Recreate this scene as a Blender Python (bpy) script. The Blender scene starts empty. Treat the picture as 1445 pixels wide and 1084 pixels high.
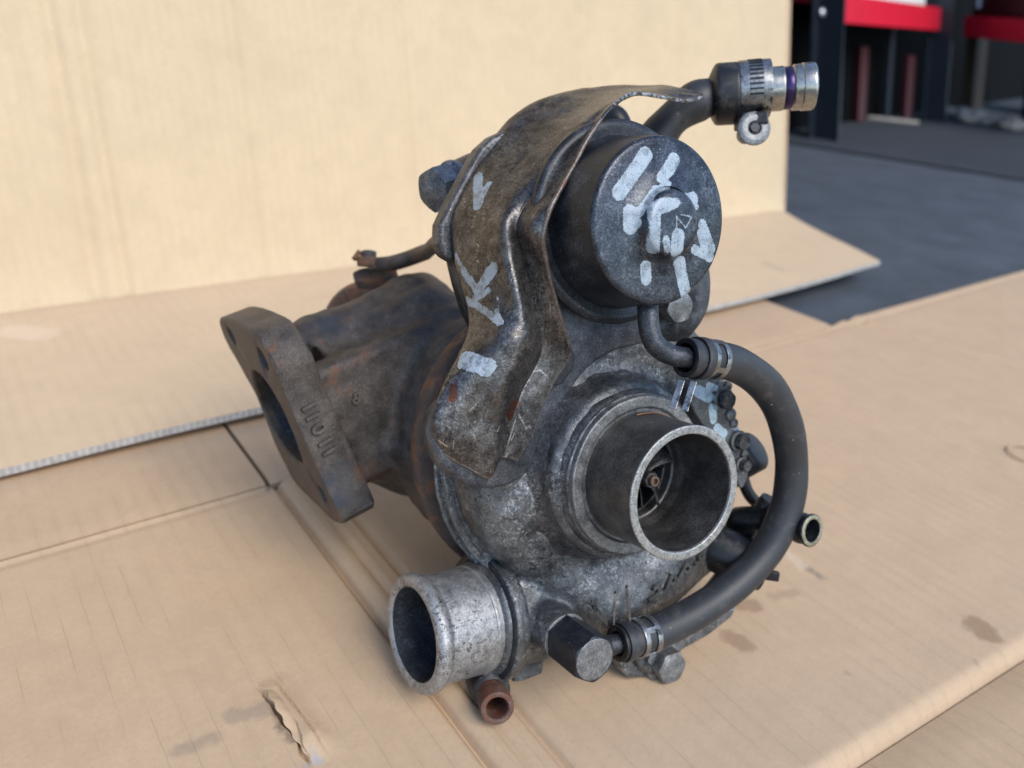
import bpy, bmesh, math, random
import numpy as np
from mathutils import Vector, Matrix, noise as mnoise
from mathutils.bvhtree import BVHTree
random.seed(7); np.random.seed(7)
R = math.radians
C = bpy.context.scene.collection
SC = bpy.context.scene

# ------------------------------------------------------------------ camera
# design axes, in cm: right, down, forward of the lens; world: z up, floor at 0
F = 1120.0; CX, CY = 722.5, 542.0
def nz(v):
    v = np.array(v, float); return v/np.linalg.norm(v)
D1 = nz((-932, -642, 1130)); D2 = nz((1658, -417, 1130)); D2 = nz(D2-D1*(D1@D2))
NN = np.cross(D1, D2); NN = NN*(-np.sign(NN[1]))
H = 27.6
WM = np.array([D2, D1, NN])
def W(X):
    X = np.atleast_2d(np.array(X, float))
    return (X@WM.T+np.array([0, 0, H]))/100
def ray(px, py): return np.array([(px-CX)/F, (py-CY)/F, 1.0])
cam = bpy.data.cameras.new('camera'); camo = bpy.data.objects.new('camera', cam); C.objects.link(camo)
rt = WM@np.array([1, 0, 0]); up = WM@np.array([0, -1, 0]); bk = WM@np.array([0, 0, -1])
M = Matrix(((rt[0], up[0], bk[0], 0), (rt[1], up[1], bk[1], 0), (rt[2], up[2], bk[2], H/100), (0, 0, 0, 1)))
camo.matrix_world = M
cam.sensor_width = 36; cam.lens = 36*F/1445; cam.clip_start = .01; cam.clip_end = 200
cam.dof.use_dof = True; cam.dof.focus_distance = .29; cam.dof.aperture_fstop = 9.0
SC.camera = camo

# ------------------------------------------------------------------ sky, sun, exposure
w = bpy.data.worlds.new('World'); SC.world = w; w.use_nodes = True
wn = w.node_tree.nodes; wl = w.node_tree.links
bg = wn['Background']; sky = wn.new('ShaderNodeTexSky'); sky.sky_type = 'NISHITA'; sky.sun_disc = False
SUN_EL = 47; SUN_AZ = 176          # azimuth measured clockwise from +Y: the light comes over the camera's right shoulder
sky.sun_elevation = R(SUN_EL); sky.sun_rotation = R(SUN_AZ)
sky.air_density = 1.0; sky.dust_density = .6; sky.ozone_density = 2.0
wl.new(sky.outputs[0], bg.inputs[0]); bg.inputs[1].default_value = .15
sun = bpy.data.lights.new('sun', 'SUN'); suno = bpy.data.objects.new('sun', sun); C.objects.link(suno)
sun.energy = 1.6; sun.angle = R(34); sun.color = (1, .93, .82)
sd = Vector((math.sin(R(SUN_AZ))*math.cos(R(SUN_EL)), math.cos(R(SUN_AZ))*math.cos(R(SUN_EL)), math.sin(R(SUN_EL))))
suno.rotation_euler = sd.to_track_quat('Z', 'Y').to_euler()
SC.view_settings.view_transform = 'Standard'; SC.view_settings.look = 'None'
SC.view_settings.exposure = 0.78; SC.view_settings.gamma = 1

# ------------------------------------------------------------------ turbo axes (a: inlet axis, b: towards outlet, c: up)
A = nz((0.488, 0.148, -0.86)); Bf = nz((-0.82, 0.051, -0.57)); B = nz(Bf-A*(A@Bf)); CC = np.cross(A, B); CC = CC*(-np.sign(CC[1]))
O = ray(967.54, 696.57)*29.696
def P(a, b, c): return O+A*a+B*b+CC*c
def pa(px, py, a):
    c = O+A*a; d = ray(px, py); return d*((c@A)/(d@A))
def kz(px, py, z): return ray(px, py)*z
def gr(px, py, Z=0):
    d = ray(px, py); return d*((Z-H)/(d@NN))
def toK(v): return O+v[..., 0:1]*A+v[..., 1:2]*B+v[..., 2:3]*CC

ROOT = W(P(-8, 0, 0))[0]; ROOT[2] = 0

# ------------------------------------------------------------------ mesh helpers (K space in cm)
def mk(name, v, f, mat, parent=None, smooth=True, sharp=None, world=False):
    V = np.array(v, float) if world else W(v)
    if parent is not None: V = V-np.array(parent['org'])
    me = bpy.data.meshes.new(name); me.from_pydata([tuple(x) for x in V], [], [tuple(int(i) for i in q) for q in f]); me.update()
    o = bpy.data.objects.new(name, me); C.objects.link(o)
    if parent is not None: o.parent = parent; o['org'] = list(parent['org'])
    if mat is not None: me.materials.append(mat)
    bm = bmesh.new(); bm.from_mesh(me); bmesh.ops.recalc_face_normals(bm, faces=bm.faces); bm.to_mesh(me); bm.free()
    if smooth:
        me.polygons.foreach_set('use_smooth', [True]*len(me.polygons))
        if sharp: 
            try: me.set_sharp_from_angle(angle=R(sharp))
            except Exception: pass
    return o
def clean(o):
    for q in [o]+list(o.children_recursive):
        if 'org' in q: del q['org']
def empty(name, org, label, cat, group=None):
    o = bpy.data.objects.new(name, None); C.objects.link(o); o.location = org; o['org'] = list(org)
    o['label'] = label; o['category'] = cat
    if group: o['group'] = group
    o.empty_display_size = .02
    return o
def join(*parts):
    V = []; Fc = []; n = 0
    for v, f in parts:
        V += [tuple(x) for x in v]; Fc += [tuple(i+n for i in q) for q in f]; n += len(v)
    return V, Fc
def basis(ax, ref=None):
    ax = nz(ax); ref = np.array([0, 1, 0.]) if ref is None else np.array(ref, float)
    if abs(ax@nz(ref)) > .95: ref = np.array([1, 0, 0.])
    u = nz(ref-ax*(ax@ref)); return u, np.cross(ax, u)
def lathe(org, ax, prof, n=72, ref=None, wob=0, caps=False):
    ax = nz(ax); u, v = basis(ax, ref); V = []; Fc = []
    for s, r in prof:
        for i in range(n):
            t = 2*math.pi*i/n; rr = r*(1+wob*mnoise.noise(Vector((math.cos(t)*2, math.sin(t)*2, s*1.5))))
            V.append(org+ax*s+(u*math.cos(t)+v*math.sin(t))*rr)
    m = len(prof)
    for j in range(m-1):
        for i in range(n):
            k = (i+1) % n; Fc.append((j*n+i, j*n+k, (j+1)*n+k, (j+1)*n+i))
    if caps: Fc.append(tuple(range(n))); Fc.append(tuple((m-1)*n+i for i in range(n)))
    return V, Fc
def rprof(pts, r=.08, k=3):
    """round the corners of a profile polyline"""
    out = [pts[0]]
    for i in range(1, len(pts)-1):
        p0, p1, p2 = (np.array(pts[j], float) for j in (i-1, i, i+1))
        a = p0-p1; b = p2-p1; la = np.linalg.norm(a); lb = np.linalg.norm(b); q = min(r, la*.45, lb*.45)
        s = p1+a/la*q; e = p1+b/lb*q
        for j in range(k+1):
            t = j/k; out.append(tuple((1-t)**2*s+2*t*(1-t)*p1+t*t*e))
    out.append(pts[-1]); return out
def spline(pts, n=12, closed=False):
    P_ = [np.array(p, float) for p in pts]; out = []; m = len(P_)
    for i in range(m if closed else m-1):
        g = lambda j: P_[j % m] if closed else P_[min(max(j, 0), m-1)]
        p0, p1, p2, p3 = g(i-1), g(i), g(i+1), g(i+2)
        for j in range(n):
            t = j/n; out.append(.5*((2*p1)+(-p0+p2)*t+(2*p0-5*p1+4*p2-p3)*t*t+(-p0+3*p1-3*p2+p3)*t**3))
    if not closed: out.append(P_[-1])
    return out
def tube(path, rad, n=24, caps=True, flat=1.0):
    path = [np.array(p, float) for p in path]; m = len(path)
    if not hasattr(rad, '__len__'): rad = [rad]*m
    V = []; Fc = []; T0 = nz(path[1]-path[0]); u, v = basis(T0)
    for i in range(m):
        T = nz(path[min(i+1, m-1)]-path[max(i-1, 0)]); u = nz(u-T*(T@u)); v = np.cross(T, u)
        for k in range(n):
            t = 2*math.pi*k/n; V.append(path[i]+(u*math.cos(t)*flat+v*math.sin(t))*rad[i])
    for j in range(m-1):
        for i in range(n):
            k = (i+1) % n; Fc.append((j*n+i, j*n+k, (j+1)*n+k, (j+1)*n+i))
    if caps: Fc.append(tuple(range(n))); Fc.append(tuple((m-1)*n+i for i in range(n)))
    return V, Fc
def prism(pts, vec):
    pts = [np.array(p, float) for p in pts]; n = len(pts); vec = np.array(vec, float)
    V = pts+[p+vec for p in pts]
    return V, [tuple(range(n)), tuple(range(2*n-1, n-1, -1))]+[(i, (i+1) % n, n+(i+1) % n, n+i) for i in range(n)]
def box(c, x, y, z):
    c, x, y, z = (np.array(q, float) for q in (c, x, y, z))
    V = [c+i*x+j*y+k*z for i in (-1, 1) for j in (-1, 1) for k in (-1, 1)]
    return V, [(0, 1, 3, 2), (4, 6, 7, 5), (0, 4, 5, 1), (2, 3, 7, 6), (0, 2, 6, 4), (1, 5, 7, 3)]
def hexhead(org, ax, r, h, rot=0, ref=None, dome=.12):
    """hexagonal head from org along ax, chamfered top"""
    ax = nz(ax); u, v = basis(ax, ref); V = []; Fc = []; n = 36
    def rr(t, s):
        q = ((t+math.pi/6) % (math.pi/3))-math.pi/6
        return r*math.cos(math.pi/6)/math.cos(q)
    rows = [(0, 0), (h-.10*r, 0), (h-.02, 1), (h, 2)]
    for s, k in rows:
        for i in range(n):
            t = 2*math.pi*i/n; q = rr(t, s)
            if k == 1: q = min(q, r*.95)
            if k == 2: q = min(q, r*.90)
            V.append(org+ax*s+(u*math.cos(t+rot)+v*math.sin(t+rot))*q)
    for j in range(3):
        for i in range(n):
            k = (i+1) % n; Fc.append((j*n+i, j*n+k, (j+1)*n+k, (j+1)*n+i))
    Fc.append(tuple(range(n))); Fc.append(tuple(3*n+i for i in range(n)))
    return V, Fc
def bevel(o, wd=.0006, seg=2, ang=35):
    m = o.modifiers.new('bevel', 'BEVEL'); m.width = wd; m.segments = seg; m.limit_method = 'ANGLE'; m.angle_limit = R(ang)
    m.harden_normals = False
    return o
def bvh(o):
    me = o.data; V = [v.co.copy() for v in me.vertices]; V = [v+Vector(o['org']) for v in V]
    return BVHTree.FromPolygons(V, [tuple(p.vertices) for p in me.polygons])
def hit(tree, px, py):
    d = Vector((WM@ray(px, py)).tolist()).normalized(); loc, nrm, i, dist = tree.ray_cast(Vector((0, 0, H/100)), d, 3)
    return (loc, nrm)

# ------------------------------------------------------------------ implicit surfaces
def vnoise(shape, cell, seed):
    rs = np.random.RandomState(seed); sh = [int(math.ceil(s/cell))+3 for s in shape]; g = rs.rand(*sh)*2-1
    idx = [np.arange(s)/cell for s in shape]; i0 = [i.astype(int) for i in idx]; f = [i-j for i, j in zip(idx, i0)]
    f = [x*x*(3-2*x) for x in f]; out = 0
    for dx in (0, 1):
        for dy in (0, 1):
            for dz in (0, 1):
                wt = (f[0] if dx else 1-f[0])[:, None, None]*(f[1] if dy else 1-f[1])[None, :, None]*(f[2] if dz else 1-f[2])[None, None, :]
                out = out+wt*g[np.ix_(i0[0]+dx, i0[1]+dy, i0[2]+dz)]
    return out
def isosurf(fn, lo, hi, h, namp=.02, ncell=.5, seed=1):
    """surface nets over fn(x,y,z) in local coordinates"""
    ax = [np.arange(lo[i], hi[i]+h, h, dtype=np.float32) for i in range(3)]
    X, Y, Z = np.meshgrid(*ax, indexing='ij'); D = fn(X, Y, Z)
    if namp: D = D+namp*vnoise(D.shape, ncell/h, seed)+namp*.5*vnoise(D.shape, ncell*.4/h, seed+1)
    S = D < 0; nx, ny, nz_ = D.shape
    corners = [(i, j, k) for i in (0, 1) for j in (0, 1) for k in (0, 1)]
    sub = lambda c, arr: arr[c[0]:nx-1+c[0], c[1]:ny-1+c[1], c[2]:nz_-1+c[2]]
    cnt = sum(sub(c, S).astype(np.int8) for c in corners); act = (cnt > 0) & (cnt < 8)
    ids = -np.ones(act.shape, int); ii = np.argwhere(act); ids[act] = np.arange(len(ii))
    pos = np.zeros((len(ii), 3)); num = np.zeros(len(ii))
    for c0 in corners:
        for d in range(3):
            if c0[d]: continue
            c1 = list(c0); c1[d] = 1
            d0 = sub(c0, D)[act]; d1 = sub(c1, D)[act]; m = (d0 < 0) != (d1 < 0)
            t = np.where(m, d0/np.where(m, d0-d1, 1), 0)
            for q in range(3):
                pos[:, q] += np.where(m, c0[q]+(t if q == d else 0), 0)
            num += m
    pos = pos/num[:, None]+ii; V = pos*h+np.array([a[0] for a in ax])
    Fc = []
    for d in range(3):
        e = [slice(1, -1)]*3; a = [slice(1, -1)]*3; e[d] = slice(0, -1); a2 = list(e); a2[d] = slice(1, None)
        s0 = S[tuple(e)]; s1 = S[tuple(a2)]; m = np.argwhere(s0 != s1)
        base = m.copy(); o1, o2 = [q for q in range(3) if q != d]; base[:, o1] += 1; base[:, o2] += 1
        def cell(u, v):
            b = base.copy(); b[:, o1] -= u; b[:, o2] -= v; return ids[b[:, 0], b[:, 1], b[:, 2]]
        q = np.stack([cell(1, 1), cell(0, 1), cell(0, 0), cell(1, 0)], 1)
        Fc.append(q[(q >= 0).all(1)])
    return V, np.concatenate(Fc)
def smin(a, b, k):
    h = np.clip(.5+.5*(b-a)/k, 0, 1); return b*(1-h)+a*h-k*h*(1-h)
def smax(a, b, k): return -smin(-a, -b, k)
def cylA(X, Y, Z, a0, a1, r, b=0, c=0, rd=.1):
    q = np.hypot(Y-b, Z-c)-r+rd; s = np.abs(X-(a0+a1)/2)-(a1-a0)/2+rd
    return np.minimum(np.maximum(q, s), 0)+np.hypot(np.maximum(q, 0), np.maximum(s, 0))-rd
def capsule(X, Y, Z, p, q, r, r2=None):
    p = np.array(p, float); q = np.array(q, float); d = q-p; L = d@d
    t = np.clip(((X-p[0])*d[0]+(Y-p[1])*d[1]+(Z-p[2])*d[2])/L, 0, 1)
    rr = r if r2 is None else r+(r2-r)*t
    return np.sqrt((X-p[0]-d[0]*t)**2+(Y-p[1]-d[1]*t)**2+(Z-p[2]-d[2]*t)**2)-rr
def cylseg(X, Y, Z, p, q, r, rd=.1):
    p = np.array(p, float); q = np.array(q, float); L = np.linalg.norm(q-p); d = (q-p)/L
    s = (X-p[0])*d[0]+(Y-p[1])*d[1]+(Z-p[2])*d[2]
    rho = np.sqrt(np.maximum((X-p[0])**2+(Y-p[1])**2+(Z-p[2])**2-s*s, 0))
    u = rho-r+rd; v = np.abs(s-L/2)-L/2+rd
    return np.minimum(np.maximum(u, v), 0)+np.hypot(np.maximum(u, 0), np.maximum(v, 0))-rd
def obox(X, Y, Z, c, ax, hs, rd):
    q = []
    for e, hh in zip(ax, hs):
        q.append(np.abs((X-c[0])*e[0]+(Y-c[1])*e[1]+(Z-c[2])*e[2])-hh+rd)
    return np.minimum(np.maximum(np.maximum(q[0], q[1]), q[2]), 0)+np.sqrt(sum(np.maximum(t, 0)**2 for t in q))-rd

# ------------------------------------------------------------------ materials
class NT:
    def __init__(s, name):
        s.m = bpy.data.materials.new(name); s.m.use_nodes = True; s.t = s.m.node_tree
        s.b = s.t.nodes['Principled BSDF']; s.tc = s.t.nodes.new('ShaderNodeTexCoord'); s.co = s.tc.outputs['Object']
    def n(s, ty, **kw):
        x = s.t.nodes.new(ty)
        for k, v in kw.items():
            if k.startswith('i_'):
                x.inputs[k[2:] if not k[2:].isdigit() else int(k[2:])].default_value = v
            else: setattr(x, k, v)
        return x
    def l(s, a, b): s.t.links.new(a, b)
    def put(s, v, sock):
        if isinstance(v, (int, float, tuple, list)): sock.default_value = v
        else: s.l(v, sock)
    def math(s, op, a, b=0.0, c=None, clamp=False):
        x = s.n('ShaderNodeMath', operation=op, use_clamp=clamp); s.put(a, x.inputs[0]); s.put(b, x.inputs[1])
        if c is not None: s.put(c, x.inputs[2])
        return x.outputs[0]
    def vm(s, op, a, b=None, out=0):
        x = s.n('ShaderNodeVectorMath', operation=op); s.put(a, x.inputs[0])
        if b is not None: s.put(b, x.inputs[1])
        return x.outputs[out]
    def noise(s, scale, detail=5, rough=.6, vec=None, col=False, dist=0, off=0):
        x = s.n('ShaderNodeTexNoise'); x.inputs['Scale'].default_value = scale; x.inputs['Detail'].default_value = detail
        x.inputs['Roughness'].default_value = rough; x.inputs['Distortion'].default_value = dist
        v = vec or s.co
        if off: v = s.vm('ADD', v, (off, off*1.7, -off))
        s.l(v, x.inputs['Vector'])
        return x.outputs['Color'] if col else x.outputs[0]
    def ramp(s, fac, stops, interp='LINEAR'):
        x = s.n('ShaderNodeValToRGB'); r = x.color_ramp; r.interpolation = interp
        while len(r.elements) < len(stops): r.elements.new(.5)
        for e, (p, c) in zip(r.elements, stops):
            e.position = p; e.color = (c, c, c, 1) if isinstance(c, (int, float)) else (*c, 1)
        s.l(fac, x.inputs[0]); return x.outputs[0]
    def mix(s, f, a, b, mode='MIX'):
        x = s.n('ShaderNodeMix', data_type='RGBA', blend_type=mode); s.put(f, x.inputs[0])
        s.put((*a, 1) if isinstance(a, tuple) and len(a) == 3 else a, x.inputs[6]); s.put((*b, 1) if isinstance(b, tuple) and len(b) == 3 else b, x.inputs[7])
        return x.outputs[2]
    def step(s, v, e0, e1):
        x = s.n('ShaderNodeMapRange', interpolation_type='SMOOTHSTEP'); s.put(v, x.inputs[0]); x.inputs[1].default_value = e0; x.inputs[2].default_value = e1
        x.inputs[3].default_value = 0; x.inputs[4].default_value = 1; return x.outputs[0]
    def bump(s, h, st, dist=.001, prev=None):
        x = s.n('ShaderNodeBump'); x.inputs['Strength'].default_value = st; x.inputs['Distance'].default_value = dist; s.l(h, x.inputs['Height'])
        if prev: s.l(prev, x.inputs['Normal'])
        return x.outputs[0]
    def strokes(s, segs, rough=.0012, edge=.0004, nscale=900):
        """mask of worn capsule strokes given as (p, q, radius) in metres, object space"""
        nz1 = s.noise(nscale, 3, .6, col=True); off = s.vm('MULTIPLY', s.vm('SUBTRACT', nz1, (.5, .5, .5)), (rough*2,)*3)
        pw = s.vm('ADD', s.co, off); tot = None
        for p, q, r in segs:
            p = Vector(p); q = Vector(q); d = q-p; L = max(d.length_squared, 1e-10)
            pp = s.vm('SUBTRACT', pw, tuple(p)); t = s.math('DIVIDE', s.vm('DOT_PRODUCT', pp, tuple(d), out=1), L, clamp=True)
            sc = s.n('ShaderNodeVectorMath', operation='SCALE'); sc.inputs[0].default_value = tuple(d); s.l(t, sc.inputs[3])
            dist = s.vm('LENGTH', s.vm('SUBTRACT', pp, sc.outputs[0]), out=1)
            v = s.step(s.math('SUBTRACT', dist, r), edge, -edge) if False else s.math('SUBTRACT', 1.0, s.step(s.math('SUBTRACT', dist, r), -edge, edge))
            tot = v if tot is None else s.math('MAXIMUM', tot, v)
        return tot

def metal(name, cols, sc=180, metallic=.6, rough=(.35, .65), bump=.5, speck=None, speckf=.66, rust=None, rustf=.6, rustsc=60, edge=None,
          paint=None, paintcol=(.42, .50, .57), spots=None, scratch=0, fine=1400, patch=None, patchf=(.45, .6), patchsc=45, ring=None, attr=False, chalk=0):
    s = NT(name)
    n1 = s.noise(sc, 8, .68); n2 = s.noise(fine, 4, .7, off=.3); mixn = s.math('ADD', s.math('MULTIPLY', n1, .50), s.math('MULTIPLY', n2, .50))
    k = len(cols); col = s.ramp(mixn, [(.37+.27*i/(k-1), c) for i, c in enumerate(cols)])
    met = metallic; rg = s.math('MULTIPLY_ADD', n1, (rough[1]-rough[0])*1.6, rough[0]-.3*(rough[1]-rough[0]))
    if patch is not None:
        pm = s.step(s.noise(patchsc, 6, .65, off=.9), *patchf); col = s.mix(pm, col, patch)
    if ring is not None:      # radial machining, org/axis in object space
        pass
    if rust is not None:
        rm = s.step(s.noise(rustsc, 8, .7, off=.5), rustf, rustf+.1); col = s.mix(rm, col, s.mix(n2, rust[0], rust[1])); met = s.math('MULTIPLY_ADD', rm, -metallic*.8, metallic)
    if edge is not None:
        g = s.n('ShaderNodeNewGeometry'); em = s.step(s.math('MULTIPLY_ADD', s.math('SUBTRACT', n2, .5), .05, g.outputs['Pointiness']), edge[1], edge[2]); col = s.mix(s.math('MULTIPLY', em, edge[3] if len(edge) > 3 else .8), col, edge[0])
    if chalk:      # chalky oxide bloom and black pits
        cm = s.math('MULTIPLY', s.step(s.noise(620, 6, .8, off=21), .50, .60), s.step(s.noise(48, 5, .7, off=22, dist=.3), .47, .62)); col = s.mix(s.math('MULTIPLY', cm, chalk), col, (.46, .475, .485))
        dm = s.math('MULTIPLY', s.step(s.noise(520, 6, .8, off=24), .52, .60), s.step(s.noise(42, 5, .7, off=25), .47, .62)); col = s.mix(s.math('MULTIPLY', dm, .85), col, (.012, .013, .015))
    if scratch:
        tot = None
        for i, (rx, ry, rz) in enumerate(((1, .06, .1), (.1, 1, .05), (.7, .1, 1))):
            mp = s.n('ShaderNodeMapping'); mp.inputs['Rotation'].default_value = (.5+i, .8*i, 1.3*i); mp.inputs['Scale'].default_value = (2600*rx, 2600*ry, 2600*rz); s.l(s.co, mp.inputs[0])
            q = s.step(s.noise(1, 1, .5, vec=mp.outputs[0]), .70, .74); tot = q if tot is None else s.math('MAXIMUM', tot, q)
        sm = s.math('MULTIPLY', tot, s.step(s.noise(70, 3, .5, off=2), .5, .62)); col = s.mix(s.math('MULTIPLY', sm, scratch), col, (.42, .42, .40))
    if speck is not None:
        v = s.noise(fine*1.1, 2, .5, off=4); sm = s.math('MULTIPLY', s.step(v, speckf, speckf+.05), s.step(s.noise(sc*.6, 3, .5, off=6), .40, .6)); col = s.mix(sm, col, speck)
    if spots is not None:
        for c_, segs in spots:
            sm = s.strokes(segs, .0015, .0006, 700); col = s.mix(s.math('MULTIPLY', sm, .85), col, c_)
    bn = s.bump(s.math('ADD', s.math('MULTIPLY', n1, .6), s.math('MULTIPLY', n2, .4)), bump, .0008)
    if attr:
        at = s.n('ShaderNodeAttribute'); at.attribute_name = 'marks'; sp_ = s.n('ShaderNodeSeparateXYZ'); s.l(at.outputs['Vector'], sp_.inputs[0])
        jit = s.math('ADD', s.math('MULTIPLY', s.math('SUBTRACT', s.noise(1300, 4, .7, off=8), .5), .0016), s.math('MULTIPLY', s.math('SUBTRACT', s.noise(330, 3, .6, off=9), .47), .0022))
        sc2 = s.math('SUBTRACT', 1, s.step(s.math('ADD', sp_.outputs[2], s.math('MULTIPLY', jit, .3)), -.0001, .0001)); col = s.mix(s.math('MULTIPLY', sc2, .8), col, (.42, .41, .38))
        rs2 = s.math('SUBTRACT', 1, s.step(s.math('ADD', sp_.outputs[1], s.math('MULTIPLY', jit, 2.0)), -.0007, .0006)); col = s.mix(s.math('MULTIPLY', rs2, .9), col, (.11, .035, .018))
        pm = s.math('SUBTRACT', 1, s.step(s.math('ADD', sp_.outputs[0], jit), -.0002, .0002)); hole = s.step(s.noise(1500, 4, .7, off=3), .36, .5)
        pmf = s.math('MULTIPLY', pm, s.math('MULTIPLY', s.math('MULTIPLY_ADD', hole, .4, .5), s.math('MULTIPLY_ADD', s.step(s.noise(260, 4, .6, off=11), .35, .55), .45, .55))); col = s.mix(pmf, col, s.mix(n1, tuple(c*.72 for c in paintcol), paintcol))
        met = s.math('MULTIPLY', s.math('SUBTRACT', 1, pmf), met); rg = s.math('MAXIMUM', rg, s.math('MULTIPLY', pmf, .5)); bn = s.bump(pm, .4, .0002, bn)
    if paint is not None:
        pm = s.strokes(paint, .0007, .00018, 1300); hole = s.step(s.noise(1500, 4, .7, off=3), .36, .5)
        pmf = s.math('MULTIPLY', pm, s.math('MULTIPLY', s.math('MULTIPLY_ADD', hole, .45, .5), s.math('MULTIPLY_ADD', s.step(s.noise(230, 4, .6, off=11), .35, .55), .4, .6))); col = s.mix(pmf, col, s.mix(n1, tuple(c*.72 for c in paintcol), paintcol))
        inv = s.math('SUBTRACT', 1, pmf); met = s.math('MULTIPLY', inv, met); rg = s.math('MAXIMUM', rg, s.math('MULTIPLY', pmf, .5)); bn = s.bump(pm, .4, .0002, bn)
    s.l(col, s.b.inputs['Base Color']); s.put(met, s.b.inputs['Metallic']); s.put(rg, s.b.inputs['Roughness']); s.l(bn, s.b.inputs['Normal'])
    return s.m

def g3(*a): return [tuple(x) for x in a]
ALU = dict(cols=g3((.035, .038, .042), (.080, .085, .090), (.135, .142, .148), (.26, .27, .275)), sc=190, chalk=.75, metallic=.62, rough=(.28, .46), bump=.65, speck=(.48, .5, .5), speckf=.645, fine=1900)
m_alu = metal('cast_aluminium', edge=((.42, .43, .43), .53, .60, .6), patch=(.035, .036, .04), patchf=(.54, .70), patchsc=60, **ALU)
m_alu_dark = metal('grimy_aluminium', g3((.018, .018, .02), (.045, .045, .048), (.09, .09, .095), (.2, .2, .2)), sc=170, chalk=.4, metallic=.5, rough=(.28, .48), bump=.5, speck=(.5, .48, .42), speckf=.68)
m_alu_bright = metal('bright_aluminium', g3((.12, .125, .13), (.27, .275, .28), (.4, .4, .4), (.54, .55, .56)), sc=260, chalk=.5, metallic=.62, rough=(.32, .5), bump=.6, speck=(.04, .04, .04), speckf=.69)
m_bore = metal('sooty_shaded_bore', g3((.006, .007, .009), (.014, .016, .02), (.03, .034, .042), (.12, .13, .15)), sc=120, metallic=.2, rough=(.5, .8), bump=.5, speck=(.3, .32, .35), speckf=.66)  # near-black: the shade inside outlet and port is in the colour, with some soot
m_rim = metal('machined_rim', g3((.16, .16, .155), (.32, .32, .31), (.48, .48, .46)), sc=420, metallic=.6, rough=(.35, .5), bump=.3, speck=(.06, .06, .06), speckf=.60)
m_tube = metal('sooty_tube', g3((.028, .027, .026), (.055, .053, .052), (.095, .092, .090), (.16, .155, .15)), sc=110, metallic=.5, rough=(.28, .48), bump=.25, speck=(.3, .3, .28), speckf=.72)
m_iron = metal('heat_stained_iron', g3((.026, .022, .020), (.058, .048, .042), (.10, .083, .070), (.17, .145, .125)), sc=110, metallic=.3, rough=(.42, .68), bump=.9,
               rust=((.09, .042, .022), (.14, .07, .04)), rustf=.55, rustsc=70, speck=(.3, .3, .3), speckf=.72, patch=(.035, .041, .056), patchf=(.52, .72), patchsc=32)
m_ironrust = metal('rusty_iron', g3((.04, .032, .028), (.085, .06, .048), (.13, .085, .06)), sc=130, metallic=.15, rough=(.6, .85), bump=.8, rust=((.13, .055, .03), (.2, .10, .05)), rustf=.48, rustsc=70)
m_oilrust = metal('rusty_pipe', g3((.05, .03, .026), (.12, .065, .05), (.2, .13, .11)), sc=200, metallic=.1, rough=(.5, .8), bump=.8, rust=((.16, .05, .025), (.09, .035, .02)), rustf=.45, rustsc=160, speck=(.4, .38, .34), speckf=.7)
m_black = metal('black_enamel', g3((.006, .007, .009), (.014, .016, .02), (.035, .038, .045), (.11, .12, .13)), sc=90, metallic=.3, rough=(.28, .5), bump=.3, speck=(.45, .47, .48), speckf=.70)
m_bolt = metal('dark_bolt', g3((.02, .022, .028), (.05, .055, .065), (.12, .13, .145)), sc=160, metallic=.6, rough=(.3, .5), bump=.35, speck=(.4, .42, .42), speckf=.68)
m_boltface = metal('worn_bolt', g3((.09, .095, .10), (.2, .205, .21), (.36, .365, .36)), sc=260, metallic=.7, rough=(.35, .55), bump=.5, speck=(.04, .04, .04), speckf=.68)
m_zinc = metal('zinc_band', g3((.12, .12, .12), (.28, .28, .28), (.45, .45, .44)), sc=200, metallic=.9, rough=(.25, .42), bump=.2, patch=(.05, .05, .05), patchf=(.56, .63), patchsc=150)
m_steel = metal('steel_spigot', g3((.22, .21, .18), (.38, .37, .34), (.52, .51, .48)), sc=160, metallic=.95, rough=(.22, .35), bump=.1)
m_dullblack = metal('dull_black_steel', g3((.008, .009, .011), (.02, .022, .026), (.06, .063, .07)), sc=200, metallic=.4, rough=(.3, .55), bump=.25, speck=(.3, .3, .3), speckf=.72)
def rubber(name, base, r=.5):
    s = NT(name); n1 = s.noise(90, 6, .6); n2 = s.noise(1500, 3, .6, off=1)
    col = s.mix(n1, tuple(c*.75 for c in base), tuple(c*1.3 for c in base)); dust = s.step(s.noise(110, 9, .78, off=2), .50, .72); col = s.mix(s.math('MULTIPLY', dust, .42), col, (.16, .15, .14))
    sp = s.step(s.noise(700, 1, .4, off=5), .80, .83); col = s.mix(sp, col, (.5, .5, .48))
    s.l(col, s.b.inputs['Base Color']); s.l(s.math('MULTIPLY_ADD', n1, .22, r-.12), s.b.inputs['Roughness']); s.l(s.bump(n2, .15, .0004), s.b.inputs['Normal']); return s.m
m_rub = rubber('black_rubber', (.024, .026, .030), .5)
m_rub2 = rubber('smooth_rubber', (.008, .009, .011), .42)

def flat(name, col, r=.5, met=0, var=.25, sc=20, bump=0):
    s = NT(name); n1 = s.noise(sc, 6, .65); c = s.mix(n1, tuple(x*(1-var) for x in col), tuple(min(1, x*(1+var)) for x in col))
    s.l(c, s.b.inputs['Base Color']); s.b.inputs['Roughness'].default_value = r; s.b.inputs['Metallic'].default_value = met
    if max(col) < .012: s.b.inputs['Specular IOR Level'].default_value = .05
    if bump: s.l(s.bump(n1, bump, .002), s.b.inputs['Normal'])
    return s.m

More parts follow.
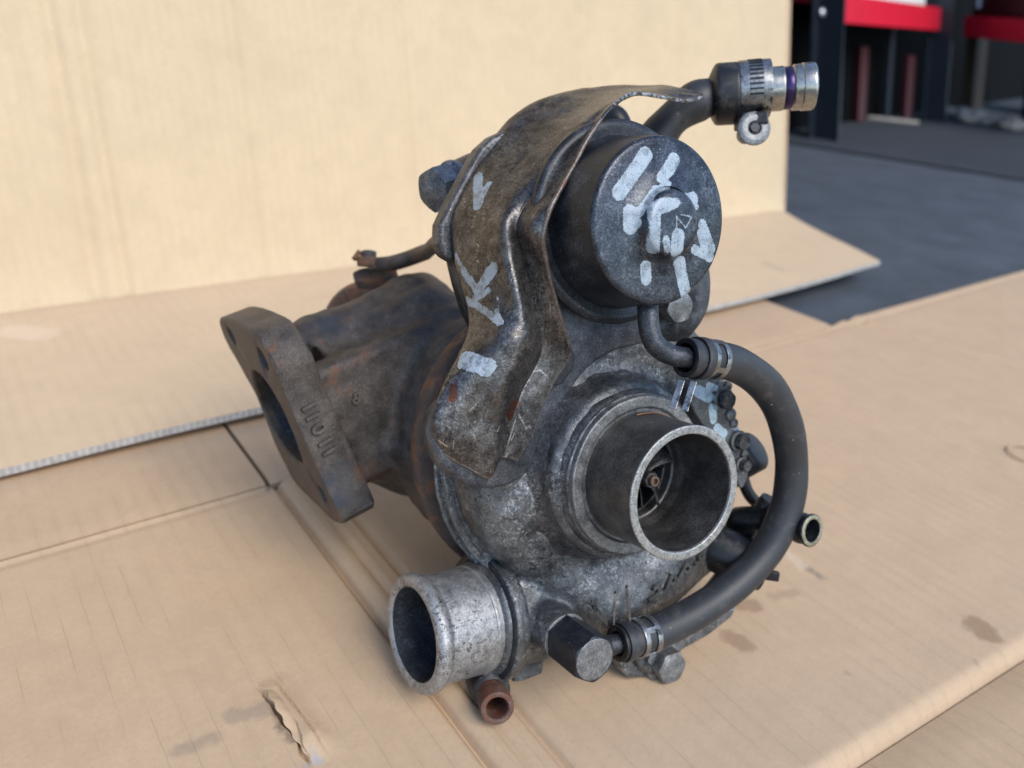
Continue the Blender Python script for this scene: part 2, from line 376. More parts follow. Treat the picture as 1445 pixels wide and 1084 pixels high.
def cardboard(name, base, flute=(1, 0), pitch=.0102, linek=.35, bumpk=.25, stains_and_shade=None, scuff=.3, coord=None, bands=0, stripe=.30):
    """kraft board: fibres, faint flute lines across the given direction, scuffs and stains"""
    s = NT(name)
    sep = s.n('ShaderNodeSeparateXYZ'); s.l(s.co, sep.inputs[0]); x, y = sep.outputs[0], sep.outputs[1 if coord is None else coord]
    wob = s.math('MULTIPLY', s.math('SUBTRACT', s.noise(18, 3, .5), .5), .0022)
    u = s.math('ADD', s.math('ADD', s.math('MULTIPLY', x, flute[0]), s.math('MULTIPLY', y, flute[1])), wob)
    fr = s.math('FRACT', s.math('DIVIDE', u, pitch)); d = s.math('ABSOLUTE', s.math('SUBTRACT', fr, .5))
    line = s.math('SUBTRACT', 1, s.step(d, .0, .045)); wide = s.math('SUBTRACT', 1, s.step(d, 0, .4))
    mp = s.n('ShaderNodeMapping'); mp.inputs['Scale'].default_value = (230, 16, 30); s.l(s.co, mp.inputs[0])
    br = s.step(s.noise(1, 3, .6, vec=mp.outputs[0]), .42, .62); ln = s.math('MULTIPLY', line, br)
    s_w = wide; fib = s.noise(420, 8, .8); big = s.noise(9, 5, .6, off=1); mid = s.noise(60, 6, .7, off=2)
    col = s.mix(big, tuple(c*.90 for c in base), tuple(min(1, c*1.08) for c in base))
    col = s.mix(s.math('MULTIPLY', s.step(s.noise(33, 7, .72, off=12, dist=.4), .45, .62), .28), col, tuple(c*k for c, k in zip(base, (.80, .80, .82))))
    col = s.mix(s.math('MULTIPLY', s.step(mid, .35, .75), .35), col, tuple(c*k for c, k in zip(base, (.86, .84, .82))))
    col = s.mix(s.math('MULTIPLY', s.step(fib, .35, .7), .30), col, tuple(c*k for c, k in zip(base, (.74, .70, .64))))
    col = s.mix(s.math('MULTIPLY', s.math('MULTIPLY', s_w, s.step(s.noise(22, 3, .5, off=15), .35, .6)), stripe), col, tuple(c*.80 for c in base))
    spk = s.step(s.noise(900, 2, .5, off=7), .71, .75); col = s.mix(s.math('MULTIPLY', spk, .45), col, tuple(c*.45 for c in base))
    col = s.mix(s.math('MULTIPLY', ln, linek), col, tuple(c*.45 for c in base))
    sc_ = s.math('MULTIPLY', s.step(s.noise(14, 8, .75, off=4, dist=.6), .58, .72), scuff); col = s.mix(sc_, col, tuple(c*k for c, k in zip(base, (.72, .74, .76))))
    if stains_and_shade:
        for c_, f_, segs in stains_and_shade:
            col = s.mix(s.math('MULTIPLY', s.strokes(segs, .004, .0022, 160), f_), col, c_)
    s.l(col, s.b.inputs['Base Color']); s.b.inputs['Roughness'].default_value = .82; s.b.inputs['Specular IOR Level'].default_value = .25
    b1 = s.bump(fib, .25, .0005); hh = s.math('ADD', s.math('MULTIPLY', wide, .35), s.math('MULTIPLY', ln, -.5)); b2 = s.bump(hh, bumpk, .0008, b1)
    b3 = s.bump(s.noise(25, 5, .6, off=5), .35, .002, b2)
    s.l(b3, s.b.inputs['Normal']); return s.m

# ================================================================== SETTING
def struct(o): o['kind'] = 'structure'; return o
def cutedge(name):
    s = NT(name); sep = s.n('ShaderNodeSeparateXYZ'); s.l(s.co, sep.inputs[0])
    wv = s.math('SINE', s.math('MULTIPLY', s.math('ADD', sep.outputs[0], s.math('MULTIPLY', sep.outputs[1], .8)), 1500.0)); n1 = s.noise(300, 5, .7)
    c = s.mix(s.step(s.math('ADD', wv, s.math('MULTIPLY', s.math('SUBTRACT', s.noise(90, 6, .8), .5), 11)), -1.6, 1.6), (.33, .315, .30), (.47, .455, .43)); s.l(c, s.b.inputs['Base Color']); s.b.inputs['Roughness'].default_value = .9
    s.l(s.bump(wv, .5, .0006), s.b.inputs['Normal']); return s.m
m_cut = cutedge('cut_board_edge')
def sheet(name, fn, nu, nv, th, mat, parent=None, smooth=True, cut=False):
    """fn(u,v)->(x,y,z) in world cm, u,v in 0..1; closed slab of thickness th (cm)"""
    us = np.linspace(0, 1, nu) if isinstance(nu, int) else np.array(nu); vs = np.linspace(0, 1, nv) if isinstance(nv, int) else np.array(nv)
    nu, nv = len(us), len(vs); U, V_ = np.meshgrid(us, vs, indexing='ij'); X = np.stack(fn(U, V_), -1).reshape(-1, 3)
    G = X.reshape(nu, nv, 3); du = np.gradient(G, axis=0); dv = np.gradient(G, axis=1); N_ = np.cross(du, dv); N_ /= np.linalg.norm(N_, axis=-1, keepdims=True)
    lo = (G-N_*th).reshape(-1, 3); V = np.concatenate([X, lo])/100; n = nu*nv; Fc = []
    i, j = np.meshgrid(np.arange(nu-1), np.arange(nv-1), indexing='ij'); a = (i*nv+j).ravel()
    Fc += np.stack([a, a+nv, a+nv+1, a+1], 1).tolist(); Fc += np.stack([a+n, a+1+n, a+nv+1+n, a+nv+n], 1).tolist()
    for i in range(nu-1):
        for j in (0, nv-1):
            p, q = i*nv+j, (i+1)*nv+j; Fc.append((p, q, q+n, p+n))
    for j in range(nv-1):
        for i in (0, nu-1):
            p, q = i*nv+j, i*nv+j+1; Fc.append((p, q, q+n, p+n))
    o = mk(name, V, Fc, mat, parent, smooth, sharp=40, world=True); o.data.materials.append(m_cut)
    k0 = 2*(nu-1)*(nv-1); idx_ = np.zeros(len(o.data.polygons), np.int32); idx_[k0:] = 1 if cut else 0; o.data.polygons.foreach_set('material_index', idx_); return o
def smooth01(x, a, b):
    t = np.clip((x-a)/(b-a), 0, 1); return t*t*(3-2*t)
def lump(x, y, seed, sc, amp):
    rs = np.random.RandomState(seed); z = 0
    for _ in range(7):
        k = rs.rand()*1.6+.4; th = rs.rand()*6.28; z = z+np.sin((x*np.cos(th)+y*np.sin(th))*k/sc+rs.rand()*6.28)/7
    return z*amp
Wg = lambda px, py, Z=0: tuple(W(gr(px, py, Z))[0])

# dark floor of the yard and the garage
m_yard = flat('worn_asphalt', (.058, .068, .081), .75, 0, .6, 14, .5)
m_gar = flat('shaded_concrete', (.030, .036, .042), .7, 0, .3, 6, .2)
def quad(pts): return [tuple(p) for p in pts], [tuple(range(len(pts)))]
e1 = W(gr(1100, 200, -1))[0]; e2 = W(gr(1445, 255, -1))[0]; dr = (e2-e1)/np.linalg.norm(e2-e1); dr[2] = 0
pf = np.array([dr[1], -dr[0], 0.]); pf = pf if pf[1] > 0 or pf[0] > 0 else -pf
v, f = quad([(-60, -60, -.012), (60, -60, -.012), (60, 60, -.012), (-60, 60, -.012)])
struct(mk('yard_ground', v, f, m_yard, world=True, smooth=False))
l0 = e1-dr*6; l1 = e1+dr*8
v, f = quad([(l0[0], l0[1], -.008), (l1[0], l1[1], -.008), (*(l1+pf*9)[:2], -.008), (*(l0+pf*9)[:2], -.008)])
struct(mk('garage_floor', v, f, m_gar, world=True, smooth=False))

# flattened carton on the ground
KR = (.54, .393, .258)
wp = lambda px, py: tuple(x for x in Wg(px, py))
wl_ = lambda px, py: tuple(np.array(Wg(px, py))-np.array([.2, .2, 0]))
stn_shade = [((.20, .12, .06), .55, [(wl_(1378, 882), wl_(1392, 893), .007)]), ((.24, .15, .09), .55, [(wl_(1062, 856), wl_(1042, 852), .005), (wl_(1030, 900), wl_(1052, 912), .005)]),
       ((.12, .11, .10), .6, [(wl_(1140, 803), wl_(1160, 815), .0022)]), ((.3, .2, .13), .4, [(wl_(1090, 842), wl_(1120, 836), .003)]),
       ((.2, .14, .1), .6, [(wl_(1378, 935), wl_(1380, 936), .0008), (wl_(1196, 951), wl_(1197, 952), .0006)]),
       ((.08, .075, .07), .75, [(wl_(372, 676), wl_(380, 688), .0025), (wl_(345, 648), wl_(352, 655), .002)]),
       ((.04, .038, .035), .8, [(wl_(389, 1000), wl_(399, 1030), .0008), (wl_(399, 1030), wl_(410, 1042), .0006)]), ((.34, .35, .38), .8, [(wl_(440, 1050), wl_(441, 1062), .0012), (wl_(441, 1062), wl_(447, 1078), .0016), (wl_(447, 1078), wl_(432, 1081), .0008)]),  # dark strokes paint the shade down in the tear; the grey is bare liner
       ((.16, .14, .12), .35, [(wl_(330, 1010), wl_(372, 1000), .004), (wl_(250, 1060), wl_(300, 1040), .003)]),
       ((.65, .52, .40), .5, [(wl_(1105, 775), wl_(1130, 800), .003)])]
m_kraft = cardboard('kraft_board', KR, (1, 0),   .0102, .24, .3, stn_shade, .5, stripe=.20)
m_kraft2 = cardboard('kraft_board_lower', (.50, .36, .225), (1, 0), .0102, .4, .3, None, .5)
m_flap = cardboard('kraft_flap', (.52, .375, .245), (1, 0), .0102, .18, .2, None, .5)
fc = empty('flattened_carton', (0.2, 0.2, 0), 'brown corrugated carton laid out flat on the ground under the turbocharger', 'cardboard')
crx = lambda y: 74.6+(40.3-y)*.284
def zfloor(x, y):
    z = lump(x, y, 3, 9, .10)+lump(x, y, 5, 2.2, .022)
    z = z-.42*np.exp(-((x-13.6)/.20)**2)-.30*np.exp(-((x-16.2)/.22)**2)+.16*np.exp(-((x-14.4)/.35)**2)+.08*np.exp(-((x-15.3)/.3)**2)-.10*np.exp(-((x-14.85)/.12)**2)
    z = z-.22*np.exp(-((x-crx(y))/.5)**2)+.12*np.exp(-((x-crx(y)-1.3)/.8)**2)
    yb = 8.8-.079*(x-25.9); z = z-.45*(1-smooth01(y-yb, 0, 1.0))**2*smooth01(x, 15, 18)-.35*(1-smooth01(y-yb, 0, .3))*smooth01(x, 15, 18)
    z = z-.12*np.exp(-((y-39.2)/.25)**2)
    return z
def uneven(segs):
    out = []
    for a, b, n in segs: out += list(np.linspace(a, b, n, endpoint=False))
    return np.array(out+[segs[-1][1]])
xs = uneven([(-60, -10, 30), (-10, 7.05, 70), (7.05, 10.35, 90), (10.35, 19, 110), (19, 44, 110), (44, 73, 60), (73, 88, 60), (88, 125, 20)])
ys = uneven([(0, 19.2, 90), (19.2, 25.6, 130), (25.6, 39.55, 80)])
def tear(x, y):
    """torn, lifted patch of the liner near the lower edge of the picture"""
    # local axes along the flutes: s runs 0..1 along the tear
    p0 = np.array(wp(366, 962))[:2]*100; p1 = np.array(wp(446, 1082))[:2]*100; d = p1-p0; L = np.hypot(*d); d = d/L; nx = np.array([-d[1], d[0]])
    s = ((x-p0[0])*d[0]+(y-p0[1])*d[1])/L; t = (x-p0[0])*nx[0]+(y-p0[1])*nx[1]
    jag = .13*np.sin(s*7.5+.4)+.05*np.sin(s*17+1)+.02*np.sin(s*41)
    win = smooth01(s, -.02, .15)*(1-smooth01(s, .72, 1.02))
    t2 = t+jag
    up_ = .38*win*smooth01(t2, .0, .06)*(1-smooth01(t, .35, 1.5))*(.35+.65*smooth01(s, .15, .75))
    rid = -.13*np.exp(-((t-.55-.1*s)/.05)**2)*win
    hol = -1.0*win*smooth01(-t2, .0, .03)*(1-smooth01(-t2, .06, .10+.22*np.exp(-((s-.55)/.14)**2)+.10*np.exp(-((s-.85)/.08)**2)))*(.1+np.exp(-((s-.45)/.20)**2)+.3*np.exp(-((s-.88)/.07)**2))
    return up_+rid+hol
def fmain(U, V_):
    X = U; Y0 = V_; yb = np.where(X > 15, 8.8-.079*(X-25.9), -14.0)
    yb = -14+(8.8-.079*(X-25.9)+14)*smooth01(X, 15, 17)
    Y = np.where(Y0 < 19.2, yb+(19.2-yb)*(Y0/19.2), Y0)
    top = 39.55+.75*smooth01(X, 69, 74); Y = np.where(Y0 > 25.6, 25.6+(Y-25.6)*(top-25.6)/13.95, Y)
    Z = zfloor(X, Y)+tear(X, Y)
    return X, Y, Z
def sheet2(name, fn, us, vs, th, mat, parent): return sheet(name, fn, us, vs, th, mat, parent)
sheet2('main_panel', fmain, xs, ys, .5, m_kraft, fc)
m_torn = cardboard('torn_liner', (.56, .41, .265), (1, 0), .0102, .1, .1, None, .6)
def ftorn(U, V_):
    p0 = np.array(wp(366, 962))[:2]*100; p1 = np.array(wp(446, 1082))[:2]*100; d = p1-p0; L = np.hypot(*d); d = d/L; nx = np.array([-d[1], d[0]])
    if nx[0] < 0: nx = -nx
    sgn = 1.0; S_ = .10+.82*U; jag = .13*np.sin(S_*7.5+.4)+.05*np.sin(S_*17+1)+.03*np.sin(S_*41)+.02*np.sin(S_*83)
    t = -jag*0+(-.05+.10*np.sin(U*math.pi)*-1+.04*np.sin(S_*43))*(1-V_)+.5*V_
    X = p0[0]+d[0]*S_*L+nx[0]*t; Y = p0[1]+d[1]*S_*L+nx[1]*t
    Z = zfloor(X, Y)+.03+(.34+.22*np.sin(U*5+1))*np.sin(U*math.pi)**.7*(1-V_)**1.3+.30*np.sin(U*math.pi)*np.sin(V_*math.pi)*.6-.05*V_
    return X, Y, Z
sheet('torn_flap', ftorn, 60, 14, .05, m_torn, fc)
lw = sheet('lower_panel', lambda U, V_: (14+U*116, -50+V_*(58.75-.079*(14+U*116-25.9)), -.42+lump(14+U*116, -50+V_*64, 9, 8, .05)-.25*smooth01(V_, .985, 1)), 90, 60, .3, m_kraft2, fc)
def fs(x0, x1, top, seed, dz=0):
    def fn(U, V_):
        X = x0+(x1-x0)*U; X = X+(-1.3*V_ if x1 > 60 else 0)*U; Y = 39.75+(top-39.75)*V_
        return X, Y, lump(X, Y, seed, 7, .05)-.10*np.exp(-((Y-39.75)/.5)**2)+.05+dz*V_
    return fn
sheet('left_flap', fs(-60, 13.08, 62, 21, .0), 80, 60, .45, m_flap, fc); sheet('right_flap', fs(13.34, 71.0, 62, 22), 80, 60, .45, m_flap, fc)
hc = W(gr(1449, 641, .12))[0]
v, f = tube(spline([tuple(hc*100+np.array([math.cos(t)*1.25, math.sin(t)*1.25, 0])) for t in np.linspace(0, 6.283, 25)[:-1]], 3, True), .07, 8, False)
n_ = len(v)//8
f += [((n_-1)*8+i, (n_-1)*8+(i+1) % 8, (i+1) % 8, i) for i in range(8)]
mk('punched_handle_ring', np.array(v)/100, f, m_flap, fc, world=True)

# standing carton side leaning behind, its bottom flap lying towards the camera
WD = nz((-.019-.0, -.971, -.238)); WW = WM@WD; WW[0] = 0; WW = nz(WW)
ws_ = lambda px, py: tuple(W(gr(px, py, .7))[0]-np.array([.4, .735, 0]))
st = [((.30, .25, .2), .35, [(ws_(1078, 376), ws_(1102, 388), .007)]),
      ((.75, .62, .48), .3, [(ws_(20, 470), ws_(60, 475), .012)]), ((.6, .5, .4), .35, [(ws_(0, 575), ws_(110, 548), .0025)])]
m_wall = cardboard('pale_kraft_wall', (.615, .485, .32), (1, 0), .0096, .05, .22, None, .10, stripe=.12)
m_baseflap = cardboard('pale_kraft_flap', (.62, .475, .32), (1, 0), .0102, .04, .12, st, .25)
scb = empty('standing_carton', (0.4, 0.735, 0), 'large pale brown carton side standing upright behind the turbocharger with its flap on the ground', 'cardboard')
YF = 73.0
def fwall(U, V_):
    X = -70+176.6*U-.4*V_; s = V_*95
    n = lump(X, s*.12, 31, 4, .16)+.018*np.sin(X/.96*6.283)*(.3+.7*np.sin(X*.21+1)**2)
    for cx, wd, am in ((10.6, .6, -.42), (12.9, .55, -.36), (25.2, .5, -.28), (27.5, .3, -.12), (42.5, .4, -.22), (66, .35, -.25), (67.6, .35, -.12), (84, .4, -.2)):
        n = n+am*np.exp(-((X-cx-.02*s)/wd)**2)
    n = n+.5*np.exp(-s/1.2)
    return X, YF+WW[1]*s-n*WW[2], .3+WW[2]*s+n*WW[1]
def fside(U, V_):
    s = V_*95; x0 = 106.6-.4*V_; return x0+1.7*U, YF+WW[1]*s+.1+.45*U, .3+WW[2]*s
sheet('side_fold', fside, 8, 40, .4, m_flap, scb)  # darker kraft than the wall paints the shade of the turned strip
sheet('wall_panel', fwall, np.linspace(0, 1, 700), np.linspace(0, 1, 60), .6, m_wall, scb, cut=True)
def fflap(U, V_):
    x0 = -70+175.8*U; x1 = -70+162*U; X = x0+(x1-x0)*V_; yf = 46.9+.9*smooth01(X, 60, 92); Y = YF-.3+(yf-YF+.3)*V_
    Z = .35+.45*smooth01(V_, .2, 1)+lump(X, Y, 41, 10, .12)-.15*np.exp(-((V_)/.03)**2)+.45*np.exp(-((X-92)/9)**2)*V_-.3*np.exp(-((X+2)/8)**2)*V_**2
    return X, Y, Z
o = sheet('base_flap', fflap, 300, 90, .5, m_baseflap, scb, cut=True)

# racking in the garage doorway, far behind; dark colours carry the garage's shade
def wbox(c, x, y, z): 
    v, f = box(c, x, y, z); return v, f
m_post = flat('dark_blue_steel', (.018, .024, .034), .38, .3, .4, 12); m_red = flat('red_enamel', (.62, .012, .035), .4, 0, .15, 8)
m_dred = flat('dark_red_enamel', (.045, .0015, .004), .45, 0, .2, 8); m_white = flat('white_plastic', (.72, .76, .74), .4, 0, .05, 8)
m_void = flat('shade_black', (.0025, .003, .0035), .8, 0, .3, 6); m_rivet = flat('bright_rivet', (.55, .56, .6), .3, .8, .1)  # near-black has the darkness of the garage interior put into it
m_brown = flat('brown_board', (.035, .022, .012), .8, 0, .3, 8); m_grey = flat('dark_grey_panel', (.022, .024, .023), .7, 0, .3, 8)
m_litter = flat('pale_debris', (.26, .24, .21), .8, 0, .3, 30)
def pix(X):
    q = (np.array(X)*100-np.array([0, 0, H]))@WM; return CX+F*q[0]/q[2], CY+F*q[1]/q[2]
up3 = np.array(WW)
def rise(base, ytar):        # height along the uprights at which a point reaches a level
    return min(np.arange(.02, 1.2, .002), key=lambda s_: abs(pix(base+up3*s_)[1]-ytar))
b1 = W(gr(1158, 192, -.6))[0]; b2 = W(gr(1310, 168, -.6))[0]; u1 = (b2-b1); u1[2] = 0; L1 = np.linalg.norm(u1); u1 = u1/L1; w1 = np.array([-u1[1], u1[0], 0]); z3 = np.array([0, 0, 1.])
if w1@(b1*[1, 1, 0]) < 0: w1 = -w1
rk = empty('steel_rack', b1*[1, 1, 0]+np.array([0, 0, -.008]), 'low dark steel rack with a red shelf and rivets in the garage behind', 'rack')
def post(base, w_, parent, sgn=1):
    base = np.array([base[0], base[1], -.008])
    a = wbox(base+u1*w_*.10+up3*.35, u1*w_*.40, w1*.0035, up3*.35)
    b = wbox(base-u1*w_*.33-w1*.03+up3*.35, u1*.0035, w1*.034, up3*.35)
    c = wbox(base+u1*w_*.53-w1*.012+up3*.35, u1*.003, w1*.016, up3*.35)
    d = wbox(base-u1*w_*.5+w1*.004+up3*.35, u1*w_*.16, w1*.003, up3*.35)
    v, f = join(a, b, c, d); o = mk('leg', v, f, m_post, parent, False, world=True); return o
hz = lambda px, py, z: W(kz(px, py, z))[0]
p1 = post(b1, .105, rk); p2 = post(b2, .085, rk); p3 = post(b1+w1*.3, .08, rk); p4 = post(b2+w1*.3, .08, rk)
for px in (1133, 1165):
    q = b1+u1*((px-1155)*2.05/1120)+up3*rise(b1, 18)-w1*.008; v, f = lathe(np.array([0, 0, 0.]), (0, 0, 1), [(0, .012), (.004, .011), (.007, .006), (.008, .001)], 16)
    v = np.array(v); Rr = np.array([u1, up3, -w1]); v = v@Rr+q; mk('rivet', v, f, m_rivet, p1, True, world=True)
mid0 = (b1+b2)/2; mid0[2] = -.008; zs = rise(mid0, 31); mid = mid0+up3*(zs+.022)
v, f = wbox(mid-w1*.02, u1*(L1/2-.03), w1*.004, up3*.034); mk('shelf_lip', v, f, m_red, rk, False, world=True)
v, f = wbox(mid+w1*.17+up3*.012, u1*(L1/2-.03), w1*.17, up3*.004); mk('shelf', v, f, m_red, rk, False, world=True)
def rbox(name, c, x, y, z, mat, parent=None, bw=.006):
    v, f = box(c, x, y, z); o = mk(name, v, f, mat, parent, False, world=True); bevel(o, bw, 3); return o
sb_ = mid+up3*.0165
wc = sb_+u1*L1*.13+w1*.08
wt = empty('white_container', tuple(wc), 'white plastic container standing on the red shelf', 'container')
rbox('tub', wc+up3*.1, u1*.26, w1*.07, up3*.1, m_white, wt, .02); rbox('lid', wc+up3*.21, u1*.27, w1*.08, up3*.0095, m_white, wt, .006)
kc = sb_-u1*L1*.24+w1*.1
kt = empty('dark_tool_case', tuple(kc), 'black tool case on the red shelf beside the white container', 'case')
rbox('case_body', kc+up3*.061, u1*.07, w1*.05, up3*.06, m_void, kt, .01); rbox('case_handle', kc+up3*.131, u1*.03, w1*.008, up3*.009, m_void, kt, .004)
r1 = W(gr(1352, 168, -.6))[0]; r2 = W(gr(1560, 215, -.6))[0]; u2 = r2-r1; u2[2] = 0; L2_ = np.linalg.norm(u2); u2 = u2/L2_; w2 = np.array([-u2[1], u2[0], 0])
if w2@(r1*[1, 1, 0]) < 0: w2 = -w2
rr = empty('red_tool_chest', (*(r1+r2)[:2]/2, -.008), 'dark red tool chest with a steel clip at the right of the garage', 'tool chest')
c2 = (r1+r2)/2; c2[2] = -.008; hb = rise(np.array([*r1[:2], -.008]), 37); c2 = c2+up3*hb
rbox('bottom_rail', c2, u2*L2_/2, w2*.01, up3*.034, m_red, rr, .004)
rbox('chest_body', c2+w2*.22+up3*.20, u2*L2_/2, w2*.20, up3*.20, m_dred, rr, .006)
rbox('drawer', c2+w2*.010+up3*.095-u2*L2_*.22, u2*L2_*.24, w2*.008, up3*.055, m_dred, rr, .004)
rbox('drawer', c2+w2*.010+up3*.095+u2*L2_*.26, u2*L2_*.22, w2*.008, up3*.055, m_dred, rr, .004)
q = c2-u2*L2_*.42+up3*.09-w2*.004; cl_ = rbox('clip', q, u2*.014, w2*.006, up3*.035, m_rivet, rr, .005)
for s_ in (-.49, .49):
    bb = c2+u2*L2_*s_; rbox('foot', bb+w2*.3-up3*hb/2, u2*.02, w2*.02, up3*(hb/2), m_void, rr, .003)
# things in the dark under the racks
def lean(name, px0, px1, yb, z, hh, mat, label, cat, th=.01):
    c0 = W(gr((px0+px1)/2, yb, -.8))[0]; q = (c0*100-np.array([0, 0, H]))@WM; wd = (px1-px0)*q[2]/F/100/2
    o = rbox(name, c0+up3*(hh/2+.0005), u1*wd, w1*th, up3*hh/2, mat, None, .003)
    o['label'] = label; o['category'] = cat; return o
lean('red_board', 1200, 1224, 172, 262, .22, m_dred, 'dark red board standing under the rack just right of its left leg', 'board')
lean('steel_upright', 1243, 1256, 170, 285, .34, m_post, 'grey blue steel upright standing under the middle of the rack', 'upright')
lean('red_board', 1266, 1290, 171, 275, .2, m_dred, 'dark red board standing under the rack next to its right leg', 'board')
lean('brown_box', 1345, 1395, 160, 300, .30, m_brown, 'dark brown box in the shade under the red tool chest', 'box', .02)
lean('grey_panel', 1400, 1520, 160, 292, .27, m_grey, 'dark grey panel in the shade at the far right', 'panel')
wl0 = b1+w1*.42-u1*1.5; v, f = box(np.array([*(wl0+u1*3.5)[:2], 1.1]), u1*5.5, w1*.06, up3*1.15); o = struct(mk('garage_shade_wall', v, f, m_void, world=True, smooth=False))  # near-black slab set up as the darkness behind the rack
s0 = W(gr(1186, 163, -.5))[0]; s1 = W(gr(1296, 174, -.5))[0]
v, f = tube([s0*100, (s0*100+s1*100)/2+np.array([.5, .5, .1]), s1*100], .7, 8); o = mk('pale_strip', np.array(v)/100, f, m_litter, None, world=True)
o['label'] = 'thin pale strip lying on the floor under the rack'; o['category'] = 'strip'
rs = random.Random(4)
for k, (px, py, s_, lab) in enumerate(((1330, 165, .045, 'pale crumpled rag at the foot of the right rack leg'), (1368, 172, .06, 'long pale scrap of paper on the garage floor between leg and far right'), (1392, 175, .04, 'small pale scrap beside the long scrap of paper'), (1428, 182, .05, 'grey scrap lying farthest right on the garage floor'))):
    q = W(gr(px, py, -.8))[0]; bm = bmesh.new(); bmesh.ops.create_icosphere(bm, subdivisions=3, radius=1)
    for vv in bm.verts:
        nn_ = 1+.5*mnoise.noise(vv.co*1.7+Vector((k*5, 0, 0))); vv.co = Vector((vv.co.x*s_*nn_*1.3, vv.co.y*s_*nn_*.8, max(vv.co.z, -.55)*s_*.45*nn_+s_*.25*nn_))+Vector(q)
    me = bpy.data.meshes.new('scrap'); bm.to_mesh(me); bm.free(); me.materials.append(m_litter); o = bpy.data.objects.new('scrap', me); C.objects.link(o)
    o['label'] = lab; o['category'] = 'scrap'; o['group'] = 'scraps on the garage floor'
    for p_ in me.polygons: p_.use_smooth = True

# ================================================================== TURBOCHARGER
T = empty('turbocharger', ROOT, 'used grimy turbocharger with rusty heat shield and white paint marks lying on the cardboard', 'turbocharger')
def part(name, vf, mat, parent=None, smooth=True, sharp=40, bv=0, seg=2):
    o = mk(name, vf[0], vf[1], mat, parent or T, smooth, sharp)
    if bv: bevel(o, bv/100, seg)
    return o
def iso(name, fn, lo, hi, h, mat, parent=None, **kw):
    V, Fc = isosurf(fn, lo, hi, h, **kw); K = toK(V)
    return mk(name, K, Fc.tolist(), mat, parent or T, True)
lp = lambda X: np.array([(X-O)@A, (X-O)@B, (X-O)@CC])     # K point to turbo axes

# ---- compressor housing
qo = lp(np.array([-4.154, 10.475, 33.157])); bd = np.array([Bf@A, Bf@B, Bf@CC]); bd = bd/np.linalg.norm(bd)
hexc = lp(pa(794, 896, -4.0))
def f_comp(X, Y, Z):
    rho = np.hypot(Y, Z); th = np.degrees(np.arctan2(Z, Y)); t = np.where((th > -90) & (th < -60), 1-(th+90)/30, ((th+60) % 360)/330)
    r = 1.25+1.15*t; Rc = 4.75+1.75*t**1.2; a0 = -6.45+.1*t
    d = np.hypot(rho-Rc, X-a0)-r
    d = smin(d, cylA(X, Y, Z, -7.6, -4.75, 5.15, rd=1.3), 1.0)
    d = smin(d, cylA(X, Y, Z, -6.5, -3.35, 3.75, rd=.35), .9)
    d = smin(d, cylA(X, Y, Z, -4.6, -2.95, 3.35, rd=.1), .25)
    d = smin(d, cylA(X, Y, Z, -8.9, -7.2, 6.4, rd=.2), .25)
    d = smin(d, cylA(X, Y, Z, -8.1, -7.9, 6.75, rd=.08), .08)
    p0 = qo-bd*9.2+np.array([.9, 0, .25]); p1 = qo-bd*3.4
    cut = (X-p1[0])*bd[0]+(Y-p1[1])*bd[1]+(Z-p1[2])*bd[2]; d = smin(d, np.maximum(capsule(X, Y, Z, p0, p1, 2.3, 2.45), cut), .6)
    d = smin(d, cylseg(X, Y, Z, hexc-np.array([2.0, 0, 0]), hexc+np.array([.15, 0, 0]), .98, .12), .35)
    # small casting pads
    d = smin(d, capsule(X, Y, Z, lp(pa(1008, 768, -5.9)), lp(pa(928, 826, -5.3)), .95), .7)
    q = lp(pa(740, 700, -5.0)); d = smin(d, capsule(X, Y, Z, q, q+np.array([-.5, .1, -1.5]), .4), .5)
    q = lp(pa(757, 690, -5.2)); d = smin(d, capsule(X, Y, Z, q, q+np.array([-.6, -.2, -1.6]), .35), .3)
    q = lp(pa(738, 930, -7.2)); d = smin(d, obox(X, Y, Z, q, np.eye(3), (.6, .75, .8), .15), .2)
    # inlet bore and outlet bore
    d = np.maximum(d, -(np.hypot(Y, Z)-2.35)*1.0) if False else np.where(X > -7.0, np.maximum(d, 2.3-rho), d)
    s = (X-p1[0])*bd[0]+(Y-p1[1])*bd[1]+(Z-p1[2])*bd[2]; rr_ = np.sqrt(np.maximum((X-p1[0])**2+(Y-p1[1])**2+(Z-p1[2])**2-s*s, 0)); d = np.where(Z < -3, np.maximum(d, np.minimum(2.1-rr_, s+5.5) if False else np.minimum(2.1-rr_, s+6)), d)
    return d
comp = iso('compressor_housing', f_comp, (-9.3, -9.3, -10.2), (-2.6, 7.2, 7.6), .085, m_alu, namp=.035, ncell=.45, seed=11)

m_collar = metal('dull_collar', g3((.07, .072, .074), (.15, .153, .155), (.25, .252, .25), (.40, .40, .39)), sc=170, metallic=.6, rough=(.35, .55), bump=.5, patch=(.10, .09, .07), patchf=(.55, .7), patchsc=90)
# inlet
Oi = P(0, 0, 0)
bx = rprof([(-3.3, 2.62), (-.25, 2.56), (0, 2.6), (0.0, 2.27), (-1.2, 2.2), (-2.5, 2.12), (-2.75, 2.02), (-3.0, 1.98), (-3.05, 1.88), (-3.4, 1.86), (-3.45, 1.78), (-4.2, 1.75), (-5.6, 1.9), (-6.2, 2.6)], .06)
inl = part('inlet_pipe', lathe(Oi, A, bx, 128, wob=.004), m_tube, comp)
part('inlet_rim', lathe(Oi, A, rprof([(-.10, 2.575), (-.02, 2.615), (.02, 2.6), (.035, 2.55), (.035, 2.32), (.01, 2.275), (-.08, 2.262)], .03), 128, wob=.003), m_rim, inl)
part('inlet_collar', lathe(Oi, A, rprof([(-3.4, 3.28), (-2.72, 3.28), (-2.68, 3.22), (-2.70, 2.82), (-2.80, 2.76), (-2.82, 2.5)], .12, 4), 128, wob=.014), m_collar, comp)
